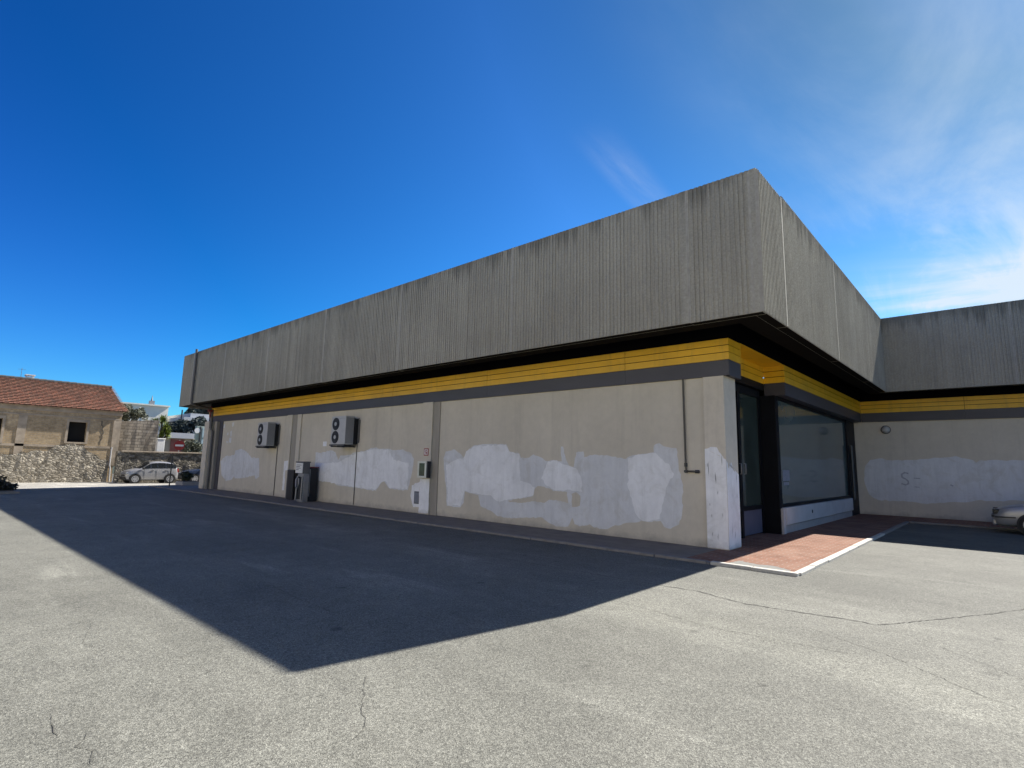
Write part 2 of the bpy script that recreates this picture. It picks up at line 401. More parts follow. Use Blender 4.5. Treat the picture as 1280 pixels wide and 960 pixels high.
crack([(-4.7, 6.0), (-3.6, 6.15), (-2.4, 5.9), (-1.2, 6.0)], .008, 10)
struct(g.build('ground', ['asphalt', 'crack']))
s = MB(); s.face([(-42.4, -60, GZ + .004), (-34.6, -60, GZ + .004), (-34.6, 90, GZ + .004), (-42.4, 90, GZ + .004)])
struct(s.build('street', 'street'))

# pavement round the building: front strip, side strip, strip along the right wing
p = MB()
p.box(-36.0, 9.74, -.25, -4.45, 11.9, 0, 2)
p.box(-4.448, 9.74, -.25, -2.65, 11.9, 0, 0)
p.box(-4.9, 11.902, -.25, -2.65, 23.0, 0)
p.box(-4.9, 23.002, -.25, 14, 26.0, 0)
flat_poly(p, jag([(-3.72, 9.75), (-3.2, 9.75), (-2.72, 9.77), (-2.72, 9.9), (-3.05, 10.12), (-3.3, 10.05), (-3.65, 10.2)], .06, .015, 3), lambda a, b: (a, b, .004), 1)
struct(p.build('pavement', ['terracotta', 'mortar', 'greypaving']))
k = MB()
x = -36.0
rk = random.Random(3)
while x < -3.98:                      # kerb stones, slightly out of true
    l = min(1.0, -3.95 - x)
    z = rk.uniform(-.006, .006); y = rk.uniform(-.012, .012)
    k.box(x + .006, 9.62 + y, -.25, x + l - .006, 9.738, .006 + z, 0); x += 1.0
x = -3.95
while x < -2.56:
    l = min(.7, -2.53 - x); k.box(x + .005, 9.62 + rk.uniform(-.01, .01), -.25, x + l - .005, 9.738, .012 + rk.uniform(-.005, .005), 1); x += .7
y = 9.745
while y < 22.85:
    l = min(.9, 22.88 - y); k.box(-2.648, y + .005, -.25, -2.53 + rk.uniform(-.008, .008), y + l - .005, .012 + rk.uniform(-.005, .005), 1 if y < 17 else 0); y += .9
x = -2.53
while x < 14:
    k.box(x + .005, 22.88, -.25, x + .995, 22.999, .012 + rk.uniform(-.004, .004), 0); x += 1
struct(k.build('kerb', ['kerb', 'kerbwhite'], bevel=.012))

# ------------------------------------------------------------------ the building
B = thing('commercial_building', 'long low commercial building with ribbed concrete parapet and yellow fascia band', 'building', (-18, 14, 0))
WY = 11.37
PY = lambda y: (lambda a, b: (a, y, b))
P_MAIN = [(-13.02, 1.76), (-12.93, 1.97), (-12.52, 2.03), (-12.21, 1.87), (-12.06, 1.77), (-12.02, 1.97), (-11.69, 2.14), (-11.18, 2.18), (-10.38, 2.17), (-10.27, 1.97), (-9.91, 1.92), (-9.83, 1.79), (-9.55, 1.8), (-9.39, 1.89), (-9.16, 1.82), (-8.97, 1.72), (-8.78, 1.74), (-8.45, 1.71), (-8.48, 2.09), (-8.41, 2.09), (-8.29, 1.72), (-8.19, 1.58), (-8.07, 1.58), (-8.0, 1.94), (-7.78, 1.97), (-7.76, 1.83), (-7.46, 1.89), (-7.02, 1.86), (-6.59, 1.79), (-6.53, 1.84), (-6.33, 1.89), (-5.87, 1.95), (-5.87, 2.1), (-5.73, 2.15), (-5.63, 2.08), (-5.33, 2.04), (-5.29, 1.63), (-5.2, 1.25), (-5.23, 0.68), (-5.31, 0.41), (-5.51, 0.3), (-5.66, 0.33), (-5.74, 0.45), (-6.04, 0.4), (-6.21, 0.41), (-6.38, 0.36), (-6.67, 0.31), (-6.97, 0.22), (-7.09, 0.15), (-7.47, 0.15), (-7.59, 0.22), (-7.89, 0.14), (-8.04, 0.18), (-8.11, 0.33), (-8.23, 0.11), (-8.54, 0.08), (-8.83, 0.14), (-9.05, 0.26), (-9.43, 0.23), (-9.91, 0.18), (-10.4, 0.15), (-10.7, 0.19), (-10.92, 0.3), (-11.33, 0.4), (-11.38, 0.55), (-11.44, 0.72), (-11.81, 0.75), (-12.01, 0.79), (-12.04, 0.45), (-12.18, 0.31), (-12.78, 0.32), (-12.87, 0.94), (-12.98, 1.42)]
W_MAIN = [[(-12.11, 1.77), (-12.0, 1.97), (-11.67, 2.12), (-10.4, 2.16), (-10.25, 1.96), (-9.89, 1.91), (-9.84, 1.18), (-9.53, 1.12), (-9.33, 1.02), (-9.35, 0.82), (-9.76, 0.72), (-10.33, 0.63), (-10.67, 0.58), (-10.89, 0.71), (-11.44, 0.74), (-11.81, 0.77), (-12.01, 0.81), (-12.18, 0.36), (-12.73, 0.34), (-12.89, 1.56), (-12.5, 1.7)],
 [(-9.11, 1.27), (-9.0, 1.5), (-8.89, 1.71), (-8.6, 1.74), (-8.35, 1.63), (-8.0, 1.55), (-7.86, 1.36), (-7.81, 0.98), (-8.27, 1.01), (-8.62, 0.97), (-8.92, 1.07)],
 [(-6.52, 1.81), (-6.33, 1.88), (-5.82, 1.93), (-5.48, 1.63), (-5.4, 1.48), (-5.59, 1.18), (-5.65, 0.94), (-5.71, 0.64), (-5.76, 0.49), (-6.04, 0.41), (-6.21, 0.43), (-6.37, 0.6), (-6.44, 0.89), (-6.54, 1.14)]]
H_MAIN = [[(-9.33, 0.96), (-9.22, 1.06), (-8.99, 1.05), (-8.7, 0.95), (-8.27, 0.95), (-8.23, 0.68), (-8.55, 0.72), (-8.84, 0.73), (-8.99, 0.64), (-9.37, 0.66), (-9.76, 0.59), (-10.2, 0.58), (-10.27, 0.62), (-9.76, 0.71), (-9.37, 0.80)], [(-8.13, 0.91), (-7.99, 0.96), (-7.86, 0.87), (-7.88, 0.64), (-8.11, 0.59)]]
P_MID = [(-20.88, 1.38), (-20.9, 1.92), (-20.42, 1.92), (-19.75, 2.01), (-19.4, 1.95), (-19.15, 1.64), (-19.01, 1.81), (-18.33, 1.84), (-18.08, 1.92), (-17.93, 1.95), (-17.35, 1.98), (-17.07, 2.06), (-16.7, 2.11), (-16.42, 2.06), (-15.97, 2.06), (-15.71, 2.01), (-15.12, 2.04), (-14.7, 1.93), (-14.49, 1.73), (-14.54, 1.34), (-14.66, 0.9), (-14.73, 0.7), (-15.17, 0.68), (-15.76, 0.71), (-16.04, 0.92), (-16.22, 0.89), (-16.55, 0.59), (-17.01, 0.6), (-17.49, 0.63), (-18.09, 0.66), (-19.02, 0.67), (-19.47, 0.8), (-20.26, 0.77), (-20.62, 0.85)]
W_MID = [(-20.71, 1.47), (-19.13, 1.55), (-17.93, 1.91), (-16.79, 2.06), (-15.88, 2.02), (-15.59, 1.67), (-14.76, 1.58), (-14.77, 0.73), (-15.77, 0.73), (-16.0, 0.95), (-16.26, 0.89), (-16.55, 0.64), (-17.79, 0.66), (-18.92, 0.72), (-20.5, 0.8)]
P_MIDS = [(-14.54, 0.86), (-14.1, 1.02), (-14.06, 1.09), (-14.05, 0.02), (-14.08, 0.17), (-14.41, 0.17), (-14.58, 0.52)]
P_FAR = [(-30.68, 1.44), (-30.1, 1.73), (-29.0, 1.77), (-28.9, 2.02), (-28.31, 2.08), (-27.55, 1.96), (-26.91, 1.66), (-26.1, 1.67), (-25.92, 0.8), (-26.29, 0.68), (-26.4, 0.85), (-27.55, 0.69), (-28.65, 0.63), (-28.75, 0.72), (-29.02, 0.56), (-29.78, 0.47), (-30.34, 0.73)]
DRIPS = [[(-30.71, 3.41), (-30.51, 3.4), (-30.53, 3.2), (-30.77, 3.21)], [(-29.64, 3.42), (-29.39, 3.46), (-29.39, 3.3), (-29.56, 3.21)], [(-30.15, 2.93), (-29.99, 2.96), (-30.0, 2.8), (-30.15, 2.81)], [(-29.76, 2.99), (-29.55, 3.03), (-29.54, 2.73), (-29.73, 2.73)], [(-29.81, 2.67), (-29.56, 2.69), (-29.55, 2.41), (-29.82, 2.44)], [(-30.19, 2.51), (-29.96, 2.51), (-29.9, 2.38), (-30.14, 2.41)]]
P_RIGHT = [(-4.17, 1.31), (-4.1, 1.85), (-3.92, 2.09), (-3.52, 2.16), (-3.21, 2.08), (-3.01, 2.11), (-2.58, 2.1), (-2.33, 2.14), (-1.74, 2.19), (-1.28, 2.26), (-0.95, 2.16), (-0.74, 2.02), (-0.63, 2.12), (-0.05, 2.12), (0.51, 2.12), (2.96, 2.19), (2.92, 0.95), (0.39, 0.77), (-0.85, 0.71), (-1.29, 0.62), (-1.74, 0.57), (-2.39, 0.51), (-2.69, 0.56), (-3.76, 0.56), (-4.04, 0.77)]

w = MB()
w.box(-32.0, WY, -.05, -4.68, WY + .3, 4.2, 0)
yp = WY - .003
flat_poly(w, jag(P_MAIN, .07, .016, 1), PY(yp), 1)
flat_poly(w, jag(P_MID, .08, .02, 2), PY(yp), 1)
flat_poly(w, jag(P_FAR, .1, .03, 3), PY(yp), 1)
for i, q in enumerate(W_MAIN): flat_poly(w, jag(q, .07, .022, 10 + i), PY(yp - .003), 2)
flat_poly(w, jag(W_MID, .08, .025, 20), PY(yp - .003), 2)
for i, q in enumerate(H_MAIN): flat_poly(w, jag(q, .06, .018, 30 + i), PY(yp - .006), 0)
for i, q in enumerate(DRIPS): flat_poly(w, jag(q, .06, .02, 40 + i), PY(yp), 1)
flat_poly(w, jag(P_MIDS, .08, .02, 50), PY(yp), 2)
flat_poly(w, [(-20.36, 2.17), (-20.08, 2.17), (-20.08, 2.36), (-20.36, 2.36)], PY(yp), 2)
w.build('wall', ['plaster', 'paint1', 'paint2'], B)
# pilasters with a brown channel beside each
def pilaster(x0, x1, xc, white):
    a = MB(); a.box(x0, WY - .07, 0, x1, WY - .002, 3.55, 0)
    if white: flat_poly(a, jag(white, .07, .012, 60), PY(WY - .073), 1)
    a.build('pilaster', ['plaster', 'paint2'], B)
    c = MB(); c.box(x1 + .002, WY - .028, 0, xc, WY - .004, 3.55, 0)
    c.build('channel', 'groove', B)
pilaster(-14.05, -13.56, -13.24, [(-14.045, 1.09), (-13.565, 1.1), (-13.565, .05), (-14.045, .02)])
pilaster(-23.42, -22.99, -22.55, [(-23.415, 1.54), (-23.05, 1.57), (-23.05, 1.16), (-23.24, 1.15), (-23.21, .3), (-23.415, .29)])
a = MB(); a.box(-22.54, WY - .05, 0, -22.22, WY - .004, 3.55, 0); a.build('pilaster', 'plaster', B)
# corner pier: beige above, whitewashed below
a = MB(); a.box(-4.68, 11.32, -.02, -4.24, 12.0, 3.56, 0)
top = jag([(-4.68, 2.02), (-4.55, 2.06), (-4.42, 2.05), (-4.34, 1.92), (-4.24, 1.80)], .05, .015, 70)[:-1]
flat_poly(a, [(-4.679, .015), (-4.241, .015)] + [(-4.241, 1.80)] + [(q[0], q[1]) for q in reversed(top) if -4.67 < q[0] < -4.25] + [(-4.679, 2.02)], PY(11.317), 1)
flat_poly(a, [(11.321, .015), (11.999, .015), (11.999, 1.5)] + list(reversed(jag([(11.321, 1.80), (11.45, 1.62), (11.6, 1.75), (11.8, 1.55)], .05, .02, 71))), lambda u, v_: (-4.237, u, v_), 1)
rs = random.Random(77)
for k in range(11):
    x0 = rs.uniform(-4.64, -4.27); z0 = rs.uniform(.1, 1.7); l = rs.uniform(.06, .32); w0 = rs.uniform(.002, .005)
    flat_poly(a, [(x0, z0), (x0 + w0 + rs.uniform(0, .01), z0 + l * .4), (x0 + rs.uniform(0, .012), z0 + l), (x0 - w0, z0 + l * .55)], PY(11.3145), 2)
for k in range(5):
    y0 = rs.uniform(11.36, 11.9); z0 = rs.uniform(.1, 1.4); l = rs.uniform(.1, .35)
    flat_poly(a, [(y0, z0), (y0 + .012, z0 + l * .4), (y0 + .004, z0 + l), (y0 - .006, z0 + l * .5)], lambda u, v_: (-4.2345, u, v_), 2)
a.build('corner_pier', ['pier', 'paint2', 'plinth'], B, bevel=.006)
# far end column, end wall, pipe there
a = MB(); a.box(-32.35, 11.0, -.05, -31.75, WY + .3, 3.56, 0); a.box(-31.748, 11.2, -.05, -31.2, WY - .004, 3.56, 1); a.build('end_column', ['pier', 'groove'], B)
a = MB(); a.box(-31.19, WY - .03, 0, -30.75, WY - .004, 3.56, 0); a.build('channel', 'darkband', B)
a = MB(); a.tube([(-31.45, 11.1, 0), (-31.45, 11.1, 3.0), (-31.62, 11.05, 3.2), (-31.62, 11.05, 4.2)], .07, 10); a.build('rainwater_pipe', 'pipegrey', B)
a = MB(); a.tube([(-31.75, 10.96, 4.12), (-31.5, 10.96, 4.12)], .075, 10); a.tube([(-31.62, 10.98, 4.35), (-31.62, 10.98, 3.75)], .055, 10); a.disc((-31.62, 10.88, 4.15), (0, -1, 0), .11, 0, 16, .03); a.build('red_valve', 'darkred', B)
a = MB()
a.box(-40.0, 30, -.05, -4.6, 30.3, 6.4, 0)
a.face([(-32.3, 11.6, 0), (-32.3, 11.6, 6.4), (-38.5, 30, 6.4), (-38.5, 30, 0)], 0)
a.build('rear_wall', ['plaster'], B)
a = MB()
a.face([(-32.9, 9.95, 6.55), (-3.1, 9.95, 6.55), (-3.1, 30.2, 6.55), (-38.6, 30.2, 6.55)], 0)
a.face([(-3.09, 23.95, 6.56), (14, 23.95, 6.56), (14, 36, 6.56), (-3.09, 36, 6.56)], 0)
a.build('flat_roof', ['roofing'], B)

# ribbed parapet
def parapet(segs, name, deep=.016, ridge=.044, mar=.03):
    """segs: list of (P, Q, zb0, zt0, zb1, zt1) panels seen from outside; ribs are real grooves"""
    a = MB()
    for (P, Q, zb0, zt0, zb1, zt1, flip) in segs:
        P = Vector(P); Q = Vector(Q); d = Q - P; L = d.length; u = d / L; n = Vector((u.y, -u.x)) * flip
        gap = .002
        st = [(gap, 0), (mar, 0)]
        per = .088; s_ = mar
        while s_ + per < L - mar:
            dd = deep * random.uniform(.6, 1.25); st += [(s_ + .004, -dd), (s_ + per - ridge - .008, -dd), (s_ + per - ridge, 0), (s_ + per, 0)]; s_ += per
        st += [(L - mar, 0), (L - gap, 0)]
        def pt(s0, off, k, dz=0):
            q = P + u * s0 + n * off; t = s0 / L
            z = (zb0 + (zb1 - zb0) * t) if k == 0 else (zt0 + (zt1 - zt0) * t)
            return (q.x, q.y, z + dz)
        for (a0, o0), (a1, o1) in zip(st, st[1:]):
            mi = 1 if mar > .025 and (a1 <= mar + 1e-6 or a0 >= L - mar - 1e-6) else 0
            a.face([pt(a0, o0, 0), pt(a1, o1, 0), pt(a1, o1, 1), pt(a0, o0, 1)], mi)
            a.face([pt(a0, o0, 0), pt(a1, o1, 0), pt(a1, -.03, 0), pt(a0, -.03, 0)], 1)
            a.face([pt(a0, -.03, 0, .004), pt(a1, -.03, 0, .004), pt(a1, -.22, 0, .004), pt(a0, -.22, 0, .004)], 3)
            a.face([pt(a0, o0, 1), pt(a1, o1, 1), pt(a1, -.22, 1), pt(a0, -.22, 1)], 2)
        a.face([pt(0, -.22, 0), pt(L, -.22, 0), pt(L, -.22, 1), pt(0, -.22, 1)], 1)
        a.face([pt(0, -.03, 0), pt(L, -.03, 0), pt(L, -.03, 1), pt(0, -.03, 1)], 2)
        for e in (gap, L - gap): a.face([pt(e, 0, 0), pt(e, -.22, 0), pt(e, -.22, 1), pt(e, 0, 1)], 1)
    return a.build(name, ['ribbed', 'seam', 'coping', 'soffitlip'], B)
FY = 9.87; FX = -2.935
zt = lambda x: 7.105 + (x + 2.9) * (-.0004); zb = lambda x: 4.383 + (x + 2.9) * (-.0003)
xs = [-33.1, -31.5, -27.3, -22.7, -18.1, -13.57, -8.93, -4.3, FX - .035]
seg = []
for i, (x0, x1) in enumerate(zip(xs, xs[1:])):
    dz = -.05 if i == 0 else random.uniform(-.006, .006)
    seg.append(((x0, FY), (x1, FY), zb(x0) + dz * 1.2, zt(x0) + dz * .2, zb(x1) + dz * 1.2, zt(x1) + dz * .2, 1))
parapet(seg, 'parapet')
ys = [FY, 11.36, 16.0, 20.6, 23.9]
def zx(y, a, b): return a + (b - a) * (y - FY) / (23.8 - FY)
seg = []
for i, (y0, y1) in enumerate(zip(ys, ys[1:])):
    d = -.03 if i == 0 else .02
    seg.append(((FX - .004 * (y0 - FY), y0), (FX - .004 * (y1 - FY), y1), zx(y0, 4.383, 4.53), zx(y0, 7.105, 7.26) + d, zx(y1, 4.383, 4.53), zx(y1, 7.105, 7.26) + d, 1))
parapet(seg, 'parapet', .024, .022, .006)
xs = [-3.06, .55, 4.4, 9.0, 14]
seg = [((x0, 23.82), (x1, 23.82), 4.53, 7.29, 4.53, 7.29, 1) for x0, x1 in zip(xs, xs[1:])]
parapet(seg, 'parapet')
a = MB()                                 # skewed far end of the parapet
a.face([(-33.1, FY, 4.32), (-33.1, FY, 7.09), (-39.3, 30, 7.09), (-39.3, 30, 4.32)], 0)
a.face([(-33.1 + .2, FY + .02, 4.32), (-33.1 + .2, FY + .02, 7.09), (-39.1, 30, 7.09), (-39.1, 30, 4.32)], 0)
a.face([(-33.1, FY, 7.09), (-32.9, FY + .02, 7.09), (-39.1, 30, 7.09), (-39.3, 30, 7.09)], 0)
a.build('parapet', ['seam'], B)
# soffits: brown lip behind the parapet, deep black void inside
a = MB()
a.face([(-33.0, FY + .2, 4.40), (-3.13, FY + .2, 4.40), (-3.13, FY + .72, 4.41), (-32.9, FY + .72, 4.41)], 0)
a.face([(-3.14, FY + .2, 4.41), (-3.14, 23.9, 4.55), (-3.6, 23.9, 4.55), (-3.6, FY + .7, 4.41)], 0)
a.face([(-3.6, 23.95, 4.56), (14, 23.95, 4.56), (14, 24.5, 4.56), (-3.6, 24.5, 4.56)], 0)
a.build('soffit_lip', 'soffitlip', B)
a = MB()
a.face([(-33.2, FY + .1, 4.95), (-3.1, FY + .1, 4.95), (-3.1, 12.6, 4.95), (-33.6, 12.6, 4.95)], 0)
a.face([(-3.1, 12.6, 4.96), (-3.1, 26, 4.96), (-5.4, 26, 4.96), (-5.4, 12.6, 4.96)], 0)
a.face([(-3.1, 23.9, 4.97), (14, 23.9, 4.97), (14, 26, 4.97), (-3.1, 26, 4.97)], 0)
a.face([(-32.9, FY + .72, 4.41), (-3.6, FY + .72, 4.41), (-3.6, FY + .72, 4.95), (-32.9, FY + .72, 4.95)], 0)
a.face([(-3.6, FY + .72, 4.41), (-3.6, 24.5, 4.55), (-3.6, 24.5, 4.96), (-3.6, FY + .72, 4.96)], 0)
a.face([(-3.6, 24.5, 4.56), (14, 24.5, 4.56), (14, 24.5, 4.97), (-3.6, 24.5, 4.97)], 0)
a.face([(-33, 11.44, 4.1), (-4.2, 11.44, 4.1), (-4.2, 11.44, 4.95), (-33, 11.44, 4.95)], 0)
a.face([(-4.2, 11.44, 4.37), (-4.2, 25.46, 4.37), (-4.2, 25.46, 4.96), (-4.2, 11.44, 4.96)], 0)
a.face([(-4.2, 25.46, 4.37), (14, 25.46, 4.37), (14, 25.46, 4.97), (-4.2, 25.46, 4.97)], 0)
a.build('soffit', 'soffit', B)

# yellow boards over a dark band
def band(P, Q, zs, flip=1, th=.10, seams=True, dark=True, dinset=0.012):
    """boards run from P to Q (plan points on the outer face); zs = (dark bottom, yellow bottom, yellow top) at P and at Q"""
    P = Vector(P); Q = Vector(Q); d = Q - P; L = d.length; u = d / L; n = Vector((u.y, -u.x)) * flip
    def strip(mb, s0, s1, f0, f1, za, zb_, o, m):
        def c(s0, k, oo):
            t = s0 / L; q = P + u * s0 + n * oo
            lo = zs[0][za] + (zs[1][za] - zs[0][za]) * t; hi = zs[0][zb_] + (zs[1][zb_] - zs[0][zb_]) * t
            return (q.x, q.y, lo + (hi - lo) * k)
        v = [c(s0, f0, -th), c(s1, f0, -th), c(s1, f0, o), c(s0, f0, o), c(s0, f1, -th), c(s1, f1, -th), c(s1, f1, o), c(s0, f1, o)]
        mb.mesh(v, [(0, 3, 2, 1), (4, 5, 6, 7), (0, 1, 5, 4), (1, 2, 6, 5), (2, 3, 7, 6), (3, 0, 4, 7)], m)
    a = MB()
    cuts = [0]
    if seams:
        s_ = 3.2
        while s_ < L - .5: cuts.append(s_); s_ += 4.6
    cuts.append(L)
    for s0, s1 in zip(cuts, cuts[1:]):
        e0 = .006 if s0 > 0 else 0; e1 = .006 if s1 < L else 0
        for k in range(3): strip(a, s0 + e0, s1 - e1, (k + (.10 if k else 0)) / 3, (k + 1) / 3, 1, 2, random.uniform(-.004, .004) if L > 8 else 0, 0)
    strip(a, 0.01, L - .01, .01, .985, 1, 2, -.02, 1)
    a.build('yellow_band', ['yellow', 'yellowgap'], B)
    if dark:
        a = MB()
        for s0, s1 in zip(cuts, cuts[1:]):
            strip(a, s0 + (.004 if s0 else 0), s1, .0, .985, 0, 1, -dinset, 0)
        a.build('dark_band', 'darkband', B)
BY = 11.30; BX = -4.10
fz = (3.545, 3.88, 4.33)
band((-32.75, BY), (BX - .001, BY), (fz, fz))
band((BX, BY + .001), (BX, 12.02), (fz, fz), th=.09, seams=False)
band((-4.62, 12.02), (-4.62, 15.2), (fz, (3.56, 3.88, 4.35)), seams=False, dark=False)
f2 = (3.55, 3.885, 4.345); f3 = (3.575, 3.925, 4.385)
band((-4.62, 15.202), (BX - .001, 15.202), (f2, f2), seams=False, th=.08)
band((BX, 15.203), (BX, 25.39), (f2, f3), th=.09, seams=False)
band((BX + .002, 25.4), (14, 25.4), (f3, f3))
a = MB(); a.box(-4.7, 11.995, 4.332, BX, 15.3, 4.345); a.build('recess_ceiling', 'yellow', B)
a = MB(); a.box(-4.72, 12.03, 3.70, -4.63, 15.19, 3.88); a.build('door_head', 'blackframe', B)
a = MB(); a.box(-4.72, 15.30, 3.56, -4.2, 25.3, 3.57); a.build('window_head', 'darkband', B)

# recessed entrance
def pane(name, x, y0, y1, z0, z1, mt, parent):
    a = MB(); a.box(x - .02, y0, z0, x, y1, z1); return a.build(name, mt, parent)
a = MB()
for y0, y1 in ((12.0, 12.10), (13.52, 13.68), (15.06, 15.19)): a.box(-4.84, y0, 0.0, -4.74, y1, 3.70)
a.box(-4.838, 12.1, .62, -4.742, 15.06, .72); a.box(-4.838, 12.1, 3.50, -4.742, 15.06, 3.7)
d = a.build('entrance_door', 'blackframe', B)
pane('pane', -4.78, 12.1, 13.52, .72, 3.5, 'glass2', d); pane('pane', -4.78, 13.68, 15.06, .72, 3.5, 'glass2', d)
pieces('kick_panel', 'doorpanel', d, [(-4.81, 12.1, .03, -4.77, 13.52, .62), (-4.81, 13.68, .03, -4.77, 15.06, .62)])
for y in (13.45, 13.75): a = MB(); a.tube([(-4.72, y, 1.5), (-4.68, y, 1.5), (-4.68, y, 1.75), (-4.72, y, 1.75)], .012, 8); a.build('handle', 'steel', d)
a = MB(); a.box(-5.2, 15.2, 0, -4.36, 15.34, 3.56); a.build('recess_wall', 'blackframe', B)
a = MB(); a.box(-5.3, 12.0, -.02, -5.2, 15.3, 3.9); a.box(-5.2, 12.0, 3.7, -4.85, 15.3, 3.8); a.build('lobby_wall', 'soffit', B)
# shop window on a white sill box
a = MB()
a.box(-4.46, 15.34, .66, -4.36, 15.44, 3.56); a.box(-4.46, 15.44, .66, -4.36, 23.75, .74); a.box(-4.46, 15.44, 3.46, -4.36, 23.75, 3.56); a.box(-4.46, 23.75, .0, -4.34, 24.5, 3.56)
wn = a.build('shop_window', 'blackframe', B)
pane('pane', -4.40, 15.44, 19.4, .74, 3.46, 'glass', wn); pane('pane', -4.402, 19.41, 23.75, .74, 3.46, 'glass', wn)
a = MB(); a.box(-4.58, 24.5, 0, -4.38, 25.46, 3.56); a.build('corner_frame', 'blackframe', B)
a = MB(); a.tube([(-4.28, 24.1, 0.6), (-4.28, 24.1, 2.6)], .045, 8); a.build('corner_post', 'greyframe', B)
a = MB()
a.box(-4.8, 15.25, .0, -4.30, 15.42, .64, 0); a.box(-4.8, 15.425, .22, -4.28, 23.75, .655, 0); a.box(-4.8, 15.425, .0, -4.33, 23.75, .2, 1); a.box(-4.8, 15.425, .2, -4.36, 23.75, .22, 1)
a.build('window_sill', ['sill', 'plinth'], B, bevel=.006)
a = MB(); a.disc((-4.278, 17.95, .45), (1, 0, 0), .05, 0, 14, .012); a.build('drain_hole', 'darkmetal', B)
# right wing wall
a = MB(); a.box(-4.58, 25.5, -.05, 14, 25.8, 4.2, 0)
flat_poly(a, jag(P_RIGHT, .12, .03, 80), PY(25.497), 1)
rw = a.build('wing_wall', ['plaster', 'paint1'], B)
a = MB()
def stroke(pts, wd, y):
    P = [Vector((q[0], 0, q[1])) for q in pts]
    for p0, p1 in zip(P, P[1:]):
        d = (p1 - p0).normalized(); n = Vector((-d.z, 0, d.x)) * wd / 2; e = d * wd * .35
        a.face([(q.x, y, q.z) for q in (p0 - n - e, p1 - n + e, p1 + n + e, p0 + n - e)])
        y -= .0002
stroke([(-2.74, 1.60), (-2.84, 1.63), (-2.94, 1.56), (-2.93, 1.45), (-2.83, 1.39), (-2.75, 1.31), (-2.75, 1.22), (-2.84, 1.17), (-2.95, 1.21)], .05, 25.492)
a.build('graffiti', 'mark', rw)
for pts, wd in (([(-2.56, 1.43), (-2.39, 1.42)], .035), ([(-2.56, 1.11), (-2.43, 1.10)], .03), ([(-1.5, 1.22), (-1.45, 1.19)], .05)):
    a = MB(); stroke(pts, wd, 25.492); a.build('graffiti', 'mark', rw)
# side walls that close the wing
pieces('side_wall', 'plaster', B, [(13.8, 25.81, -.05, 14, 36, 6.4), (-4.6, 25.81, -.05, -4.5, 36, 6.4)])
# downpipe on the parapet's far end
a = MB(); a.tube([(-31.0, 9.78, 7.22), (-31.0, 9.78, 4.45), (-31.02, 9.84, 4.34), (-31.1, 10.1, 4.28), (-31.5, 10.95, 4.22)], .06, 10); a.build('downpipe', 'pipegrey', B)

# ------------------------------------------------------------------ things on and beside the building
# gas pipe
t = thing('gas_pipe', 'thin brown pipe down the beige wall beside the corner pier, ending in a short elbow', 'pipe', (-5.12, WY, 1.5))
a = MB(); a.tube([(-5.13, 11.33, 3.55), (-5.11, 11.33, 1.62), (-5.10, 11.33, 1.55), (-5.06, 11.33, 1.545), (-4.84, 11.33, 1.54)], .021, 10); a.build('pipe', 'brownpipe', t)
a = MB(); a.tube([(-5.11, 11.33, 1.72), (-5.11, 11.33, 1.64)], .034, 10); a.build('fitting', 'darkmetal', t)
a = MB(); a.tube([(-4.90, 11.33, 1.54), (-4.82, 11.33, 1.54)], .036, 10); a.build('fitting', 'darkmetal', t)
a = MB(); a.tube([(-5.1, 11.36, 1.54), (-5.1, 11.28, 1.54)], .034, 10); a.build('fitting', 'darkmetal', t)

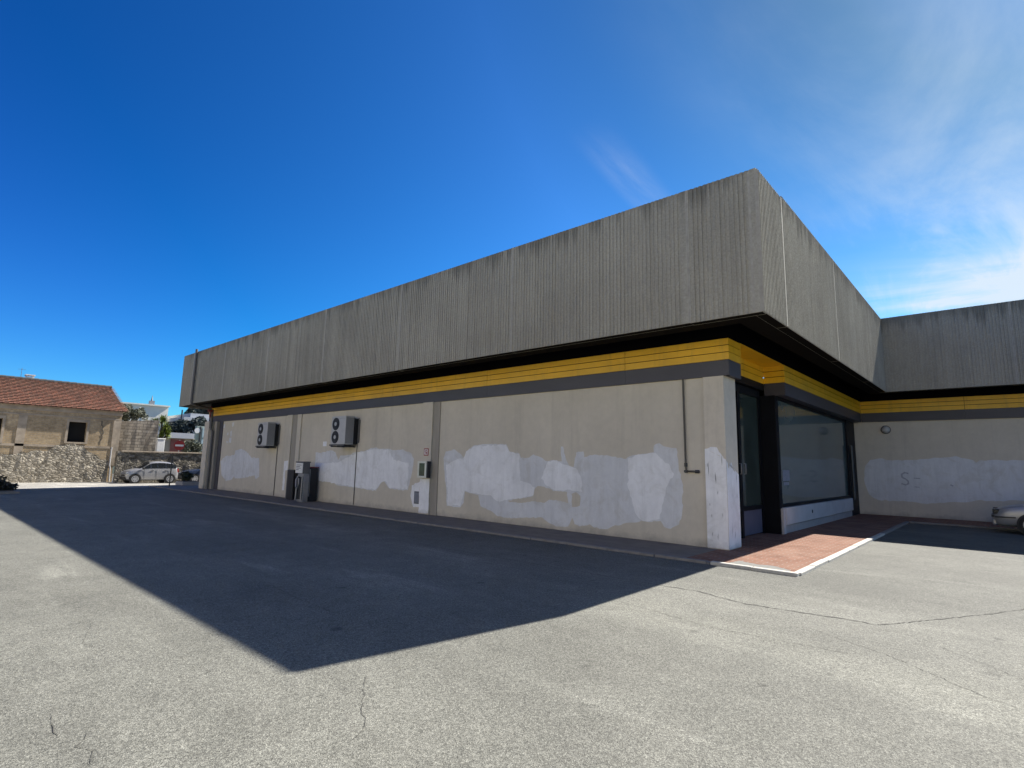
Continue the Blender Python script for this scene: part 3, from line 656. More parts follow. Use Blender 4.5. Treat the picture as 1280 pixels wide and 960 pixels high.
# air conditioners (origin: middle of the unit's foot at the wall)
def air_con(loc, label):
    t = thing('air_conditioner', label, 'air conditioner', loc, 0, 'air conditioners on the long wall')
    W_, H_, D0, D1 = .98, 1.08, -.52, -.16          # unit stands off the wall
    a = MB(); a.box(-W_ / 2, D0, .03, W_ / 2, D1, H_); bd = a.build('housing', ['acwhite'], t, False, bevel=.012)
    a = MB(); a.box(W_ / 2 + .001, D0 + .02, .06, W_ / 2 + .006, D1 - .02, H_ - .05); a.build('side_panel', 'acside', bd, False)
    a = MB(); a.box(-W_ / 2 + .02, D0 - .003, H_ - .09, W_ / 2 - .02, D0, H_ - .085); a.build('seam_line', 'darkmetal', bd, False)
    for z in (.30, .79):
        a = MB(); a.disc((-.17, D0 - .002, z), (0, -1, 0), .235, 0, 32, .012)
        f = a.build('fan', 'grille', t, False)
        a = MB(); a.disc((-.17, D0 - .015, z), (0, -1, 0), .075, 0, 20, .012)
        a.build('hub', 'hub', f, False)
        a = MB()
        for r in (.11, .145, .18, .215): a.disc((-.17, D0 - .016, z), (0, -1, 0), r + .004, 0, 28, .004, r)
        for k in range(8):
            an = k * PI / 4; c_, s_ = math.cos(an), math.sin(an)
            a.tube([(-.17 + .07 * c_, D0 - .018, z + .07 * s_), (-.17 + .23 * c_, D0 - .018, z + .23 * s_)], .003, 5)
        a.build('guard', 'darkmetal', f, False)
    a = MB(); a.box(-W_ / 2 - .02, -.55, -.02, W_ / 2 + .02, -.49, .03); a.box(-W_ / 2 - .02, -.22, -.02, W_ / 2 + .02, -.16, .03)
    a.build('bracket', 'darkmetal', t, False)
    pieces('bracket_arm', 'darkmetal', t, [(x - .03, -.56, -.065, x + .03, 0, -.022) for x in (-.36, .36)], False)
    a = MB(); a.box(W_ / 2 - .02, -.155, .05, W_ / 2 + .04, -.005, H_ - .08, 0); a.box(-W_ / 2, -.155, .06, W_ / 2 - .03, -.12, H_ - .05, 0); a.build('coil', 'grille', t, False)
    a = MB(); a.tube([(W_ / 2 + .08, -.02, H_ - .05), (W_ / 2 + .08, -.02, .05), (W_ / 2 + .05, -.02, -.1), (W_ / 2 + .05, -.02, -loc[2] + .03)], .016, 8); a.build('drain_pipe', 'pipegrey', t, False)
    a = MB(); a.tube([(W_ / 2 + .15, -.02, H_ - .12), (W_ / 2 + .15, -.02, .1)], .02, 8); a.build('refrigerant_pipe', 'pipegrey', t, False)
    return t
ac = air_con((-18.42, WY, 2.18), 'larger looking white two-fan air conditioner above the white paint, right of the coin dispenser')
copy_thing(ac, (-24.82, WY, 2.17), 'farther white two-fan air conditioner high on the wall, left of the coin dispenser')

# fire point sign, display case, hatch on the pilaster
t = thing('fire_sign', 'small red bordered fire hose sign above the wall case on the pilaster', 'sign', (-13.78, WY - .07, 1.95))
a = MB(); a.box(-13.89, 11.286, 1.83, -13.67, 11.296, 2.06, 0); a.build('plate', 'red', t)
a = MB(); a.box(-13.86, 11.283, 1.86, -13.70, 11.2855, 2.03, 0); a.build('face', 'white', t)
a = MB(); a.disc((-13.775, 11.2825, 1.965), (0, -1, 0), .05, 0, 16, .001, .026); a.box(-13.80, 11.2815, 1.875, -13.75, 11.2823, 1.92); a.tube([(-13.73, 11.2815, 1.95), (-13.72, 11.2815, 1.88)], .007, 6); a.build('symbol', 'red', t)
t = thing('wall_case', 'pale framed wall case with dark glass fixed to the pilaster under the red sign', 'wall case', (-13.75, WY - .07, 1.13))
a = MB(); a.box(-14.0, 11.16, 1.13, -13.52, 11.298, 1.65); cs = a.build('housing', 'darkmetal', t, bevel=.01)
a = MB(); a.box(-14.0, 11.135, 1.13, -13.56, 11.158, 1.19); a.box(-14.0, 11.135, 1.59, -13.56, 11.158, 1.65); a.box(-14.0, 11.135, 1.191, -13.92, 11.158, 1.589); a.box(-13.64, 11.135, 1.191, -13.56, 11.158, 1.589); a.build('door_frame', 'silverframe', t, bevel=.006)
a = MB(); a.box(-13.92, 11.145, 1.19, -13.64, 11.154, 1.59); a.build('glass', 'casefill', t)
t = thing('service_hatch', 'small grey metal hatch low in the wall, left of the pilaster', 'hatch', (-14.2, WY, .29))
a = MB(); a.box(-14.36, 11.345, .29, -14.06, 11.362, .68); a.build('frame', 'cabside', t)
a = MB(); a.box(-14.33, 11.338, .32, -14.09, 11.344, .65); a.build('door', 'hatchgrey', t, bevel=.004)

# coin dispenser between two dark cabinets
t = thing('coin_dispenser', 'grey coin dispenser with white notice and hose between two dark cabinets', 'dispenser', (-20.4, 10.7, 0))
a = MB(); a.box(-20.78, 10.62, .0, -20.3, 10.85, 1.08); a.build('body', 'steel', t, bevel=.015)
a = MB(); a.box(-20.95, 10.60, 1.085, -20.35, 10.88, 1.50); a.box(-20.97, 10.58, 1.502, -20.33, 10.9, 1.55); hd = a.build('head', 'cabside', t, bevel=.015)
a = MB(); a.box(-20.93, 10.585, 1.1, -20.38, 10.598, 1.49)
for k in range(4): a.box(-20.88, 10.581, 1.40 - k * .06, -20.88 + (.4, .3, .36, .2)[k], 10.5835, 1.42 - k * .06, 1)
a.build('notice', ['white', 'ink'], hd)
a = MB(); a.box(-20.72, 10.60, .1, -20.36, 10.618, .95); a.build('front_panel', 'cabinet', t)
a = MB(); a.tube([(-20.62, 10.58, 1.0), (-20.66, 10.5, .85), (-20.6, 10.48, .6), (-20.5, 10.5, .5), (-20.42, 10.5, .7), (-20.48, 10.52, .9)], .028, 8); a.tube([(-20.7, 10.58, .98), (-20.72, 10.56, .05)], .03, 8); a.tube([(-20.33, 10.58, 1.0), (-20.33, 10.57, .05)], .025, 8); a.build('hose', 'steel', t)
t = thing('vending_cabinet', 'plain blue-black cabinet standing left of the coin dispenser by the pilaster', 'cabinet', (-21.9, 10.9, 0), 0, 'dark cabinets by the dispenser')
a = MB(); a.box(-22.2, 10.9, 0, -21.7, 11.3, 1.2); a.build('body', 'cabinet', t, bevel=.02)
a = MB(); a.box(-22.29, 10.92, 0, -22.202, 11.28, 1.19); a.build('side_trim', 'cabside', t)
t = thing('vending_cabinet', 'blue-black cabinet with a dark red top standing right of the coin dispenser', 'cabinet', (-20.1, 10.9, 0), 0, 'dark cabinets by the dispenser')
a = MB(); a.box(-20.95, 10.96, 0, -20.45, 11.3, 1.30); a.build('body', 'cabinet', t, bevel=.02)
a = MB(); a.box(-20.97, 10.94, 1.302, -20.43, 11.3, 1.345); a.build('top', 'darkred', t)
a = MB(); a.tube([(-20.43, 10.94, .2), (-20.43, 10.94, 1.25)], .022, 8); a.build('edge_bar', 'steel', t)

# wall lamp on the wing
t = thing('wall_lamp', 'small round white wall lamp high on the shaded wing wall', 'lamp', (-3.32, 25.5, 3.26))
a = MB(); a.disc((-3.32, 25.495, 3.26), (0, -1, 0), .16, 0, 20, .05); a.build('base', 'greyframe', t)
bm = bmesh.new(); bmesh.ops.create_uvsphere(bm, u_segments=20, v_segments=12, radius=.14)
a = MB(); a.mesh([(v_.co.x - 3.32, v_.co.y * .7 + 25.43, v_.co.z + 3.26) for v_ in bm.verts], [tuple(q.index for q in f.verts) for f in bm.faces], 0, True); bm.free()
a.build('globe', 'lampglass', t)
# notice taped to the shop window
t = thing('window_notice', 'pale paper notice taped inside low on the large shop window', 'notice', (-4.39, 16.0, 1.3))
a = MB(); a.box(-4.398, 15.68, 1.33, -4.392, 16.3, 1.62); a.build('sheet', 'paper', t)
a = MB(); a.box(-4.398, 15.72, 1.22, -4.392, 16.2, 1.30); a.build('lower_sheet', 'paper', t)

# ------------------------------------------------------------------ cars (front along +x, local)
def car(label, loc, rz, L, W, H, paint, kind, group, plate=True):
    t = thing('parked_car', label, 'car', loc, rz, group)
    if kind == 'mpv':
        T = [0, .015, .06, .14, .25, .31, .45, .58, .74, .90, .955, .985, 1.0]
        BE = [.40, .47, .545, .59, .625, .64, .655, .66, .67, .68, .68, .64, .5]
        RO = [.42, .49, .565, .615, .655, .72, .955, 1.0, .99, .93, .84, .66, .52]
        cab = (5, 10)
    else:
        T = [0, .012, .05, .13, .26, .32, .43, .55, .66, .80, .90, .985, 1.0]
        BE = [.38, .44, .515, .56, .60, .615, .63, .64, .645, .65, .65, .62, .48]
        RO = [.40, .46, .535, .585, .63, .68, .955, 1.0, .985, .77, .70, .64, .5]
        cab = (5, 9)
    WB = [.36, .42, .465, .49, .495, .5, .5, .5, .5, .495, .485, .46, .42]
    ZB = [.20, .16, .13, .13, .13, .13, .13, .13, .13, .13, .15, .18, .22]
    rings = []
    for i, tt in enumerate(T):
        x = L * (.5 - tt); wb = WB[i] * W; zb_ = ZB[i] * H; be = BE[i] * H; ro = RO[i] * H
        inn = .80 if cab[0] < i <= cab[1] else .88
        half = [(wb * .90, zb_), (wb * .985, zb_ + (be - zb_) * .25), (wb, zb_ + (be - zb_) * .6), (wb * .965, be), (wb * inn, be + (ro - be) * .86), (wb * .5, ro)]
        ring = [(x, 0, zb_)] + [(x, y, z) for y, z in half] + [(x, 0, ro + .004)] + [(x, -y, z) for y, z in reversed(half)]
        rings.append(ring)
    n = len(rings[0]); a = MB()
    v = [q for r in rings for q in r]
    f = [(i * n + k, i * n + (k + 1) % n, (i + 1) * n + (k + 1) % n, (i + 1) * n + k) for i in range(len(T) - 1) for k in range(n)]
    f += [tuple(range(n)), tuple((len(T) - 1) * n + k for k in reversed(range(n)))]
    a.mesh(v, f, 0, True)
    bd = a.build('body', paint, t, False)
    sb = bd.modifiers.new('smooth', 'SUBSURF'); sb.levels = 2; sb.render_levels = 2
    def gq(i, k, j, m0=.12, m1=.12, e0=.06, e1=.06, side=1, name='window'):
        A, Bq, C_, D_ = [Vector(rings[ii][kk]) for ii, kk in ((i, k), (j, k), (j, k + 1), (i, k + 1))]
        def q(u, v_): return (A * (1 - u) + Bq * u) * (1 - v_) + (D_ * (1 - u) + C_ * u) * v_
        P = [q(e0, m0), q(1 - e1, m0), q(1 - e1, 1 - m1), q(e0, 1 - m1)]
        nrm = (P[1] - P[0]).cross(P[3] - P[0]).normalized()
        if nrm.dot(Vector((0, P[0].y, .3))) < 0: nrm = -nrm
        nrm *= .012
        for sgn in (1, -1):
            b = MB()
            pp = [Vector((p_.x, p_.y * sgn, p_.z)) + Vector((nrm.x, nrm.y * sgn, nrm.z)) for p_ in P]
            qq = [Vector((p_.x, p_.y * sgn * .96, p_.z - .01)) for p_ in P]
            b.mesh(pp + qq, [(0, 1, 2, 3), (0, 1, 5, 4), (1, 2, 6, 5), (2, 3, 7, 6), (3, 0, 4, 7)], 0)
            b.build(name, 'carglass', bd, False)
    # side windows: belt (index 4) to roof edge (index 5)
    c0, c1 = cab
    splits = [(c0, c0 + 1), (c0 + 1, c0 + 2), (c0 + 2, c0 + 3), (c0 + 3, c0 + 4)] + ([(c0 + 4, c0 + 5)] if kind == 'mpv' else [])
    for i, j in splits[:-1] if kind != 'mpv' else splits:
        gq(i, 4, j, .10, .10, .04, .04)
    # windscreen and rear window as sheets across the car
    def across(i, j, name):
        b = MB(); row = []
        for ii in (i, j):
            for kk in (5, 6, 7):
                row.append(Vector(rings[ii][kk]))
        pts = []
        for ii in (0, 1):
            r = row[ii * 3:ii * 3 + 3]
            line = [Vector((p_.x, p_.y * s_ * .93, p_.z)) for p_, s_ in ((r[0], -1), (r[1], -1), (r[2], 1), (r[1], 1), (r[0], 1))]
            pts.append(line)
        up = Vector((.012 if j < 8 else -.012, 0, .016))
        lo = [p_ * .94 + q_ * .06 + up for p_, q_ in zip(*pts)]; hi = [p_ * .06 + q_ * .94 + up for p_, q_ in zip(*pts)]
        b.mesh(lo + hi, [(k, k + 1, k + 6, k + 5) for k in range(4)], 0, True)
        b.build(name, 'carglass', bd, False)
    across(4, 6, 'windscreen')
    across(9, 11 if kind == 'mpv' else 10, 'rear_window') if kind == 'mpv' else across(8, 9, 'rear_window')
    R = .205 * H
    for wx in (.5 - (.17 if kind == 'mpv' else .205), .5 - .83):
        for sy in (1, -1):
            cy = sy * (W * .5 - .10)
            b = MB(); b.disc((wx * L, sy * (W * .5 - .015), R * 1.02), (0, sy, 0), R * 1.14, 0, 28, .022); b.build('wheel_arch', 'bumper', bd, False)
            b = MB(); b.disc((wx * L, cy - sy * .05, R), (0, sy, 0), R, 0, 28, .18); b.disc((wx * L, cy - sy * .05, R), (0, -sy, 0), R, 0, 28, .02)
            wh = b.build('wheel', 'tyre', t, False)
            b = MB(); b.disc((wx * L, cy + sy * .131, R), (0, sy, 0), R * .68, 0, 24, .006)
            for k in range(7):
                an = 2 * PI * k / 7; b.disc((wx * L + math.cos(an) * R * .45, cy + sy * .138, R + math.sin(an) * R * .45), (0, sy, 0), R * .11, 1, 8, .002)
            b.build('rim', ['rim', 'bumper'], wh, False)
    b = MB(); xb = L * .5
    b.box(xb - .10, -W * .40, .17 * H, xb + .012, W * .40, .30 * H); b.box(xb - .06, -W * .3, .31 * H, xb + .006, W * .3, .39 * H); b.build('bumper', 'bumper' if kind == 'mpv' else paint, t, False, bevel=.03)
    b = MB(); b.box(-xb - .012, -W * .41, .18 * H, -xb + .1, W * .41, .36 * H); b.build('bumper', paint, t, False, bevel=.03)
    for sy in (1, -1):
        b = MB(); b.box(xb - .17, sy * W * .27, .40 * H, xb - .012, sy * W * .43, .50 * H) if sy > 0 else b.box(xb - .17, -W * .43, .40 * H, xb - .012, -W * .27, .50 * H)
        b.build('headlight', 'lens' if kind == 'mpv' else 'carglass', t, False, bevel=.02)
        b = MB(); y0, y1 = sorted((sy * W * .36, sy * W * .455)); b.box(-xb + .0, y0, .50 * H, -xb + .09, y1, .66 * H); b.build('tail_light', 'taillens', t, False, bevel=.02)
        for hx in (.02, -.24):
            b = MB(); y0, y1 = sorted((sy * W * .495, sy * W * .51)); b.box(hx * L - .08, y0, .555 * H, hx * L + .08, y1, .58 * H); b.build('door_handle', 'bumper', bd, False)
        y0, y1 = sorted((sy * W * .494, sy * W * .5025))
        pieces('door_gap', 'bumper', bd, [(hx * L - .005, y0, .2 * H, hx * L + .005, y1, .62 * H) for hx in (.17, -.06, -.30)], False)
        b = MB(); y0, y1 = sorted((sy * W * .49, sy * W * .57)); b.box(.20 * L - .07, y0, .64 * H, .20 * L + .05, y1, .72 * H); b.build('mirror', 'bumper', bd, False, bevel=.02)
    if kind != 'mpv':
        for sy in (1, -1):
            y0, y1 = sorted((sy * W * .40, sy * W * .497)); MB().box(xb - .5, y0, .33 * H, xb - .05, y1, .355 * H).build('rubbing_strip', 'bumper', t, False)
        MB().box(xb - .06, -W * .4, .33 * H, xb + .022, W * .4, .365 * H).build('rubbing_strip', 'bumper', t, False)
    return t
CG = 'parked cars'
car('silver five-door car parked against the stone boundary wall, nose towards the old house', (-40.35, 10.80, GZ + .004), -PI / 2, 2.84, 1.46, 1.37, 'silverpaint', 'mpv', CG)
car('dark blue car mostly hidden behind the building end and the planter hedge', (-40.35, 14.35, GZ + .004), -PI / 2, 3.5, 1.5, 1.36, 'bluepaint', 'mpv', CG)
car('silver saloon in the shade before the wing wall, only its nose in view', (1.62, 22.0, GZ), PI, 4.0, 1.56, 1.36, 'silverpaint', 'saloon', CG)

# ------------------------------------------------------------------ old house at the left
h = thing('old_house', 'old tuff brick house with clay tile roof and empty dark windows', 'house', (-45, 1, 0))
HX = -42.5
wins = [(2.75, 3.80, 2.30, 3.6), (6.80, 7.70, 2.40, 3.63), (-1.6, -.5, 2.30, 3.6)]
a = MB(); yw = [-9] + sorted([q for w_ in wins for q in w_[:2]]) + [9.45]
wl = {w_[0]: w_ for w_ in wins}
for y0, y1 in zip(yw, yw[1:]):
    if y0 in wl:
        _, _, z0, z1 = wl[y0]
        a.box(HX - .35, y0, -.1, HX, y1, z0); a.box(HX - .35, y0, z1, HX, y1, 4.5)
    else: a.box(HX - .35, y0, -.1, HX, y1, 4.5)
a.face([(HX - .002, 9.45, -.1), (-51.5, 9.45, -.1), (-51.5, 9.45, 4.4), (-47, 9.45, 6.28), (HX - .002, 9.45, 4.4)], 1)
a.face([(HX - .002, -9, -.1), (-51.5, -9, -.1), (-51.5, -9, 4.4), (-47, -9, 6.28), (HX - .002, -9, 4.4)], 1)
a.box(-51.6, -9, -.1, -51.5, 9.45, 4.4, 1)
a.build('wall', ['housebrick', 'cement'], h)
a = MB()                                  # exposed concrete frame: posts, ring beam, cornice
pieces('concrete_post', 'houseconc', h, [(HX + .003, y0, 1.0, HX + .03, y1, 3.86) for y0, y1 in ((4.45, 4.85), (9.05, 9.46), (-.3, .1))])
pieces('concrete_beam', 'houseconc', h, [(HX + .004, -9, 3.88, HX + .035, 9.46, 3.96), (HX + .003, -9, 4.16, HX + .06, 9.47, 4.46), (HX + .003, -9, 2.06, HX + .03, 9.0, 2.2)])
for y0, y1, z0, z1 in wins:
    a = MB(); e = .12
    a.box(HX + .003, y0 - e, z1, HX + .035, y1 + e, z1 + .16); a.box(HX + .003, y0 - e, z0, HX + .03, y0, z1 - .001); a.box(HX + .003, y1, z0, HX + .03, y1 + e, z1 - .001); a.box(HX + .003, y0 - e, z0 - .1, HX + .06, y1 + e, z0 - .001)
    wf = a.build('window', 'houseconc', h)
    a = MB(); a.box(HX - .9, y0 - .2, z0 - .2, HX - .36, y1 + .2, z1 + .2); a.build('dark_opening', 'void', wf)
rc = random.Random(9); a = MB(); a.tube([(HX - .005 + .01, 8.42 + .3 * k / 12 * (1 if k < 4 else (1.6 - k / 8)) + rc.uniform(-.05, .05), 3.78 - 1.5 * k / 12) for k in range(13)], .03, 6, 0, .012); a.build('crack', 'crack', h)
a = MB(); N = 17
ex, ez, rx, rz_ = -42.22, 4.44, -47.0, 6.40
for k in range(N):
    t0, t1 = k / N, (k + 1) / N
    x0, x1 = ex + (rx - ex) * t0, ex + (rx - ex) * t1; z0, z1 = ez + (rz_ - ez) * t0, ez + (rz_ - ez) * t1
    yy = -9.2; e = .24
    while yy < 9.58:                      # rounded pantile courses
        a.mesh([(x0, yy, z0 + .055), (x0, yy + .12, z0 + .085), (x0, yy + e, z0 + .055), (x1, yy, z1 - .01), (x1, yy + .12, z1 + .02), (x1, yy + e, z1 - .01)], [(0, 1, 4, 3), (1, 2, 5, 4), (0, 2, 1)], 0, False); yy += e
a.face([(-47, -9.2, 6.4), (-51.9, -9.2, 4.4), (-51.9, 9.6, 4.4), (-47, 9.6, 6.4)], 0)
a.face([(ex, -9.2, ez), (ex, 9.6, ez), (rx, 9.6, rz_), (rx, -9.2, rz_)], 0)
rf = a.build('roof', ['tiles'], h)
a = MB(); yy = -9.2
while yy < 9.5: a.tube([(-47, yy, 6.42), (-47, yy + .42, 6.44)], .11, 8); yy += .4
a.build('ridge', 'coping', rf)
a = MB(); a.box(-47.6, 5.0, 6.2, -47.1, 5.4, 6.62); a.box(-47.65, 4.95, 6.70, -47.05, 5.45, 6.76)
for q in ((-47.55, 5.03), (-47.15, 5.03), (-47.55, 5.37), (-47.15, 5.37)): a.box(q[0] - .03, q[1] - .03, 6.62, q[0] + .03, q[1] + .03, 6.7)
a.build('chimney', 'white', rf)
a = MB(); a.tube([(-47.2, 4.75, 6.3), (-47.2, 4.75, 7.15)], .012, 6); a.tube([(-47.2, 4.55, 7.05), (-47.2, 4.95, 7.05)], .008, 6); a.build('antenna', 'pipegrey', rf)
a = MB(); a.tube([(HX + .2, 9.06, 2.15), (HX + .2, 9.06, 1.0), (HX + .22, 9.1, .9), (HX + .22, 9.14, 0)], .042, 10); a.build('downpipe', 'plinth', h)

def rough_wall(x0, x1, ys_, tops, mb, m=0, zb_=-.1, seed=1, amp=.05):
    """thick wall along y with an irregular top and a slightly bulging face"""
    rnd = random.Random(seed); n = len(ys_)
    cols = []
    for y, z in zip(ys_, tops):
        nz = 7; cols.append([(x1 + rnd.uniform(-amp, amp), y, zb_ + (z - zb_) * k / nz) for k in range(nz + 1)] + [(x0, y, z)] + [(x0, y, zb_)])
    m_ = len(cols[0]); v = [q for c_ in cols for q in c_]
    f = [(i * m_ + k, (i + 1) * m_ + k, (i + 1) * m_ + k + 1, i * m_ + k + 1) for i in range(n - 1) for k in range(m_ - 1)]
    f += [tuple(range(m_)), tuple((n - 1) * m_ + k for k in reversed(range(m_)))]
    mb.mesh(v, f, m)
rnd = random.Random(5)
def top_at(y):
    P = [(-9, 1.5), (3.6, 1.55), (5.9, 1.8), (6.3, 2.15), (7.4, 2.25), (7.9, 1.9), (8.6, 1.35), (9.05, 1.25)]
    for (a0, b0), (a1, b1) in zip(P, P[1:]):
        if a0 <= y <= a1: return b0 + (b1 - b0) * (y - a0) / (a1 - a0)
    return 1.3
ysr = [-9 + i * .2 for i in range(91)]
a = MB(); rough_wall(HX + .06, HX + .20, ysr, [top_at(y) + rnd.uniform(-.09, .09) for y in ysr], a, 0, seed=2, amp=.02)
tag(a.build('stone_wall', 'rubble'), 'low rough rubble stone wall standing in front of the old house', 'wall')
b = thing('boundary_wall', 'weathered stone boundary wall with coping behind the silver car', 'wall', (-41.4, 14, 0))
ysr = [9.42 + i * .22 for i in range(60)]
a = MB(); rough_wall(-41.75, -41.35, ysr, [1.86 + rnd.uniform(-.01, .01) for _ in ysr], a, 0, seed=4, amp=.03); a.build('masonry', 'rubble2', b)
a = MB(); a.box(-41.8, 9.40, 1.875, -41.25, 22.5, 1.96); a.build('coping', 'houseconc', b, bevel=.015)
a = MB(); a.box(-41.8, 9.2, -.1, -41.3, 9.41, 1.9); a.build('end_post', 'rubble2', b)
a = MB(); ysr = [9.6 + i * .25 for i in range(10)]
rough_wall(-43.8, -43.5, ysr, [3.9 + .025 * i + rnd.uniform(-.03, .03) for i in range(10)], a, 0, seed=6, amp=.02)
tag(a.build('block_wall', 'block'), 'tall weathered block wall rising behind the boundary wall beside the old house', 'wall')
a = MB(); a.box(-42.9, 11.62, -.1, -42.5, 12.06, 2.78); a.box(-42.93, 11.59, 2.782, -42.47, 12.09, 2.86); tag(a.build('gate_pillar', 'white', bevel=.02), 'short white rendered gate pillar beside the tall block wall', 'pillar')

# no-entry sign
t = thing('no_entry_sign', 'round red no entry sign with white bar above the boundary wall', 'sign', (-44, 13.42, 0))
a = MB(); a.tube([(-44.05, 13.42, -.1), (-44.05, 13.42, 2.85)], .035, 8); a.build('post', 'steel', t)
a = MB(); a.disc((-44.0, 13.42, 2.45), (1, -.25, 0), .34, 0, 32, .015); a.build('disc', 'red', t)
a = MB(); R_ = Matrix.Rotation(math.atan2(-.25, 1), 3, 'Z')
v = [R_ @ Vector((.02, y, z)) + Vector((-44, 13.42, 2.45)) for y, z in ((-.26, -.065), (.26, -.065), (.26, .065), (-.26, .065))]
a.face(v); a.build('bar', 'white', t)

# ------------------------------------------------------------------ far buildings
t = thing('white_building', 'distant pale flat-roofed building with a small chimney behind the block wall', 'building', (-80, 16, 0))
a = MB(); a.box(-86, 9, -.1, -75, 21.25, 7.6, 0); a.box(-74.99, 18.6, 0, -74.96, 18.9, 7.55, 0); a.build('wall', 'whitewall', t)
a = MB(); a.box(-86.1, 8.9, 7.6, -74.75, 21.35, 7.76); rf = a.build('parapet', 'whitewall', t)
a = MB(); a.box(-75.9, 19.35, 7.76, -75.4, 19.85, 8.25); a.tube([(-75.65, 19.6, 8.25), (-75.65, 19.6, 8.9)], .12, 8, 0, .02); a.build('chimney', 'steel', t)
for y in (10.5, 13.5, 16.4): a = MB(); a.box(-75.05, y, 4.2, -74.98, y + 1, 5.6); a.build('window', 'carglass', t)
t = thing('low_building', 'low roadside building with grey fascia and dull red wall behind the no entry sign', 'building', (-57, 17, 0))
a = MB(); a.box(-60, 13.6, -.1, -55.2, 22, 3.3, 0); a.build('wall', 'cement', t)
a = MB(); a.box(-60.2, 14.9, 3.3, -54.9, 22.2, 3.78); a.build('fascia', 'greyfascia', t)
a = MB(); a.box(-55.19, 16.1, .0, -55.12, 17.2, 3.2); a.build('door', 'redwall', t)
for y in (17.9, 19.2): a = MB(); a.box(-55.19, y, .9, -55.14, y + .8, 2.9); a.build('window', 'carglass', t)
t = thing('green_building', 'narrow pale green building with blue glazing beside the warehouse end', 'building', (-52, 18, 0))
a = MB(); a.box(-50.5, 16.45, -.1, -50, 20, 4.25, 0); a.build('wall', 'greenwall', t)
for z0, z1 in ((3.3, 4.1), (2.2, 3.15)): a = MB(); a.box(-50.0, 16.85, z0, -49.96, 18.2, z1); a.build('window', 'paleglass', t)
a = MB(); a.tube([(-49.95, 16.7, 0), (-49.95, 16.7, 4.2)], .05, 8); a.build('downpipe', 'darkmetal', t)
a = MB(); a.disc((-49.95, 16.45, 3.85), (1, 0, 0), .22, 0, 18, .03); a.build('dish', 'white', t)
t = thing('canopy_building', 'distant white building with a long pale flat canopy under the parapet end', 'building', (-74, 25, 0))
a = MB(); a.box(-80, 22.6, -.1, -70.6, 34, 5.9); a.build('wall', 'greyfascia', t)
a = MB(); a.box(-80, 21.5, 5.85, -70, 34, 6.25); a.box(-79, 22.3, 6.252, -70.4, 34, 6.75); a.build('canopy', 'greyfascia', t)
a = MB(); a.tube([(-69.8, 21.2, 4.2), (-69.8, 21.2, 7.0)], .08, 8); tag(a.build('lamp_mast', 'darkmetal'), 'thin dark mast standing before the distant white canopy', 'mast')

t = thing('bounce_building', 'unseen cream building across the car park, added to bounce sunlight onto the long wall', 'building', (-8, -20, 0))  # out of view, added so its sunlit front brightens the shaded wall
a = MB(); a.box(-45, -30, -.1, 30, -18, 9.5, 0); a.build('wall', 'cream', t)
a = MB(); a.box(-45.2, -30.2, 9.5, 30.2, -17.8, 9.8, 0); a.build('parapet', 'cream', t)
for i in range(9): MB().box(-41 + i * 8, -18.05, 1.2, -39 + i * 8, -17.96, 2.6).build('window', 'carglass', t)
for i in range(9): MB().box(-41 + i * 8, -18.05, 5.2, -39 + i * 8, -17.96, 6.6).build('window', 'carglass', t)

# ------------------------------------------------------------------ vegetation
def leaves(mb, c, r, n, size, rnd, aspect=2.0, shell=.45):
    for _ in range(n):
        d = Vector((rnd.gauss(0, 1), rnd.gauss(0, 1), rnd.gauss(0, 1))).normalized() * (rnd.uniform(shell, 1) ** .6)
        p_ = Vector((c[0] + d.x * r[0], c[1] + d.y * r[1], c[2] + d.z * r[2]))
        u = Vector((rnd.gauss(0, 1), rnd.gauss(0, 1), rnd.gauss(0, .7))).normalized(); w_ = u.orthogonal().normalized()
        w_ = (w_ * math.cos(rnd.random() * 6.28) + u.cross(w_) * math.sin(rnd.random() * 6.28))
        s_ = size * rnd.uniform(.6, 1.3); l = u * s_ * aspect * .5; b_ = w_ * s_ * .5
        mb.face([p_ - l, p_ - b_ * .9, p_ + l, p_ + b_ * .9])
def tree(name, label, cat, base, clumps, trunk_h, trunk_r, leafm, n, size, seed, group=None, aspect=2.0):
    rnd = random.Random(seed)
    t = thing(name, label, cat, base, 0, group)
    a = MB(); b = Vector(base)
    top = b + Vector((rnd.uniform(-.1, .1), rnd.uniform(-.1, .1), trunk_h)); a.tube([b, b.lerp(top, .5) + Vector((.03, .02, 0)), top], trunk_r, 8, 0, trunk_r * .6)
    for c, r in clumps: a.tube([top - Vector((0, 0, trunk_h * .15)), Vector(c)], trunk_r * .5, 6, 0, trunk_r * .15)
    a.build('trunk', 'bark', t)
    a = MB(); vol = sum(r[0] * r[1] * r[2] for _, r in clumps)
    for c, r in clumps:
        k = max(12, int(n * r[0] * r[1] * r[2] / vol))
        for _ in range(6):
            o = Vector((rnd.uniform(-.6, .6) * r[0], rnd.uniform(-.6, .6) * r[1], rnd.uniform(-.6, .6) * r[2]))
            leaves(a, Vector(c) + o, [q * .55 for q in r], k // 6, size, rnd, aspect)
    a.build('crown', leafm, t)
    return t
tree('olive_tree', 'grey-green leafy tree showing above the block wall beside the tiled roof', 'tree', (-47, 10.8, -.1),
     [((-47, 10.6, 4.9), (.8, .42, .62)), ((-46.8, 11.1, 4.65), (.8, .45, .5)), ((-47, 11.6, 4.6), (.7, .4, .55)), ((-47.2, 10.4, 4.3), (.8, .5, .5))], 3.9, .12, 'leafgrey', 2600, .10, 11)
t = thing('yucca_tree', 'bright yellow-green spiky yucca tree behind the white gate pillar', 'tree', (-45, 12.3, -.1))
rnd = random.Random(21)
a = MB(); a.tube([(-45, 12.3, -.1), (-45, 12.35, 2.4)], .14, 8, 0, .1)
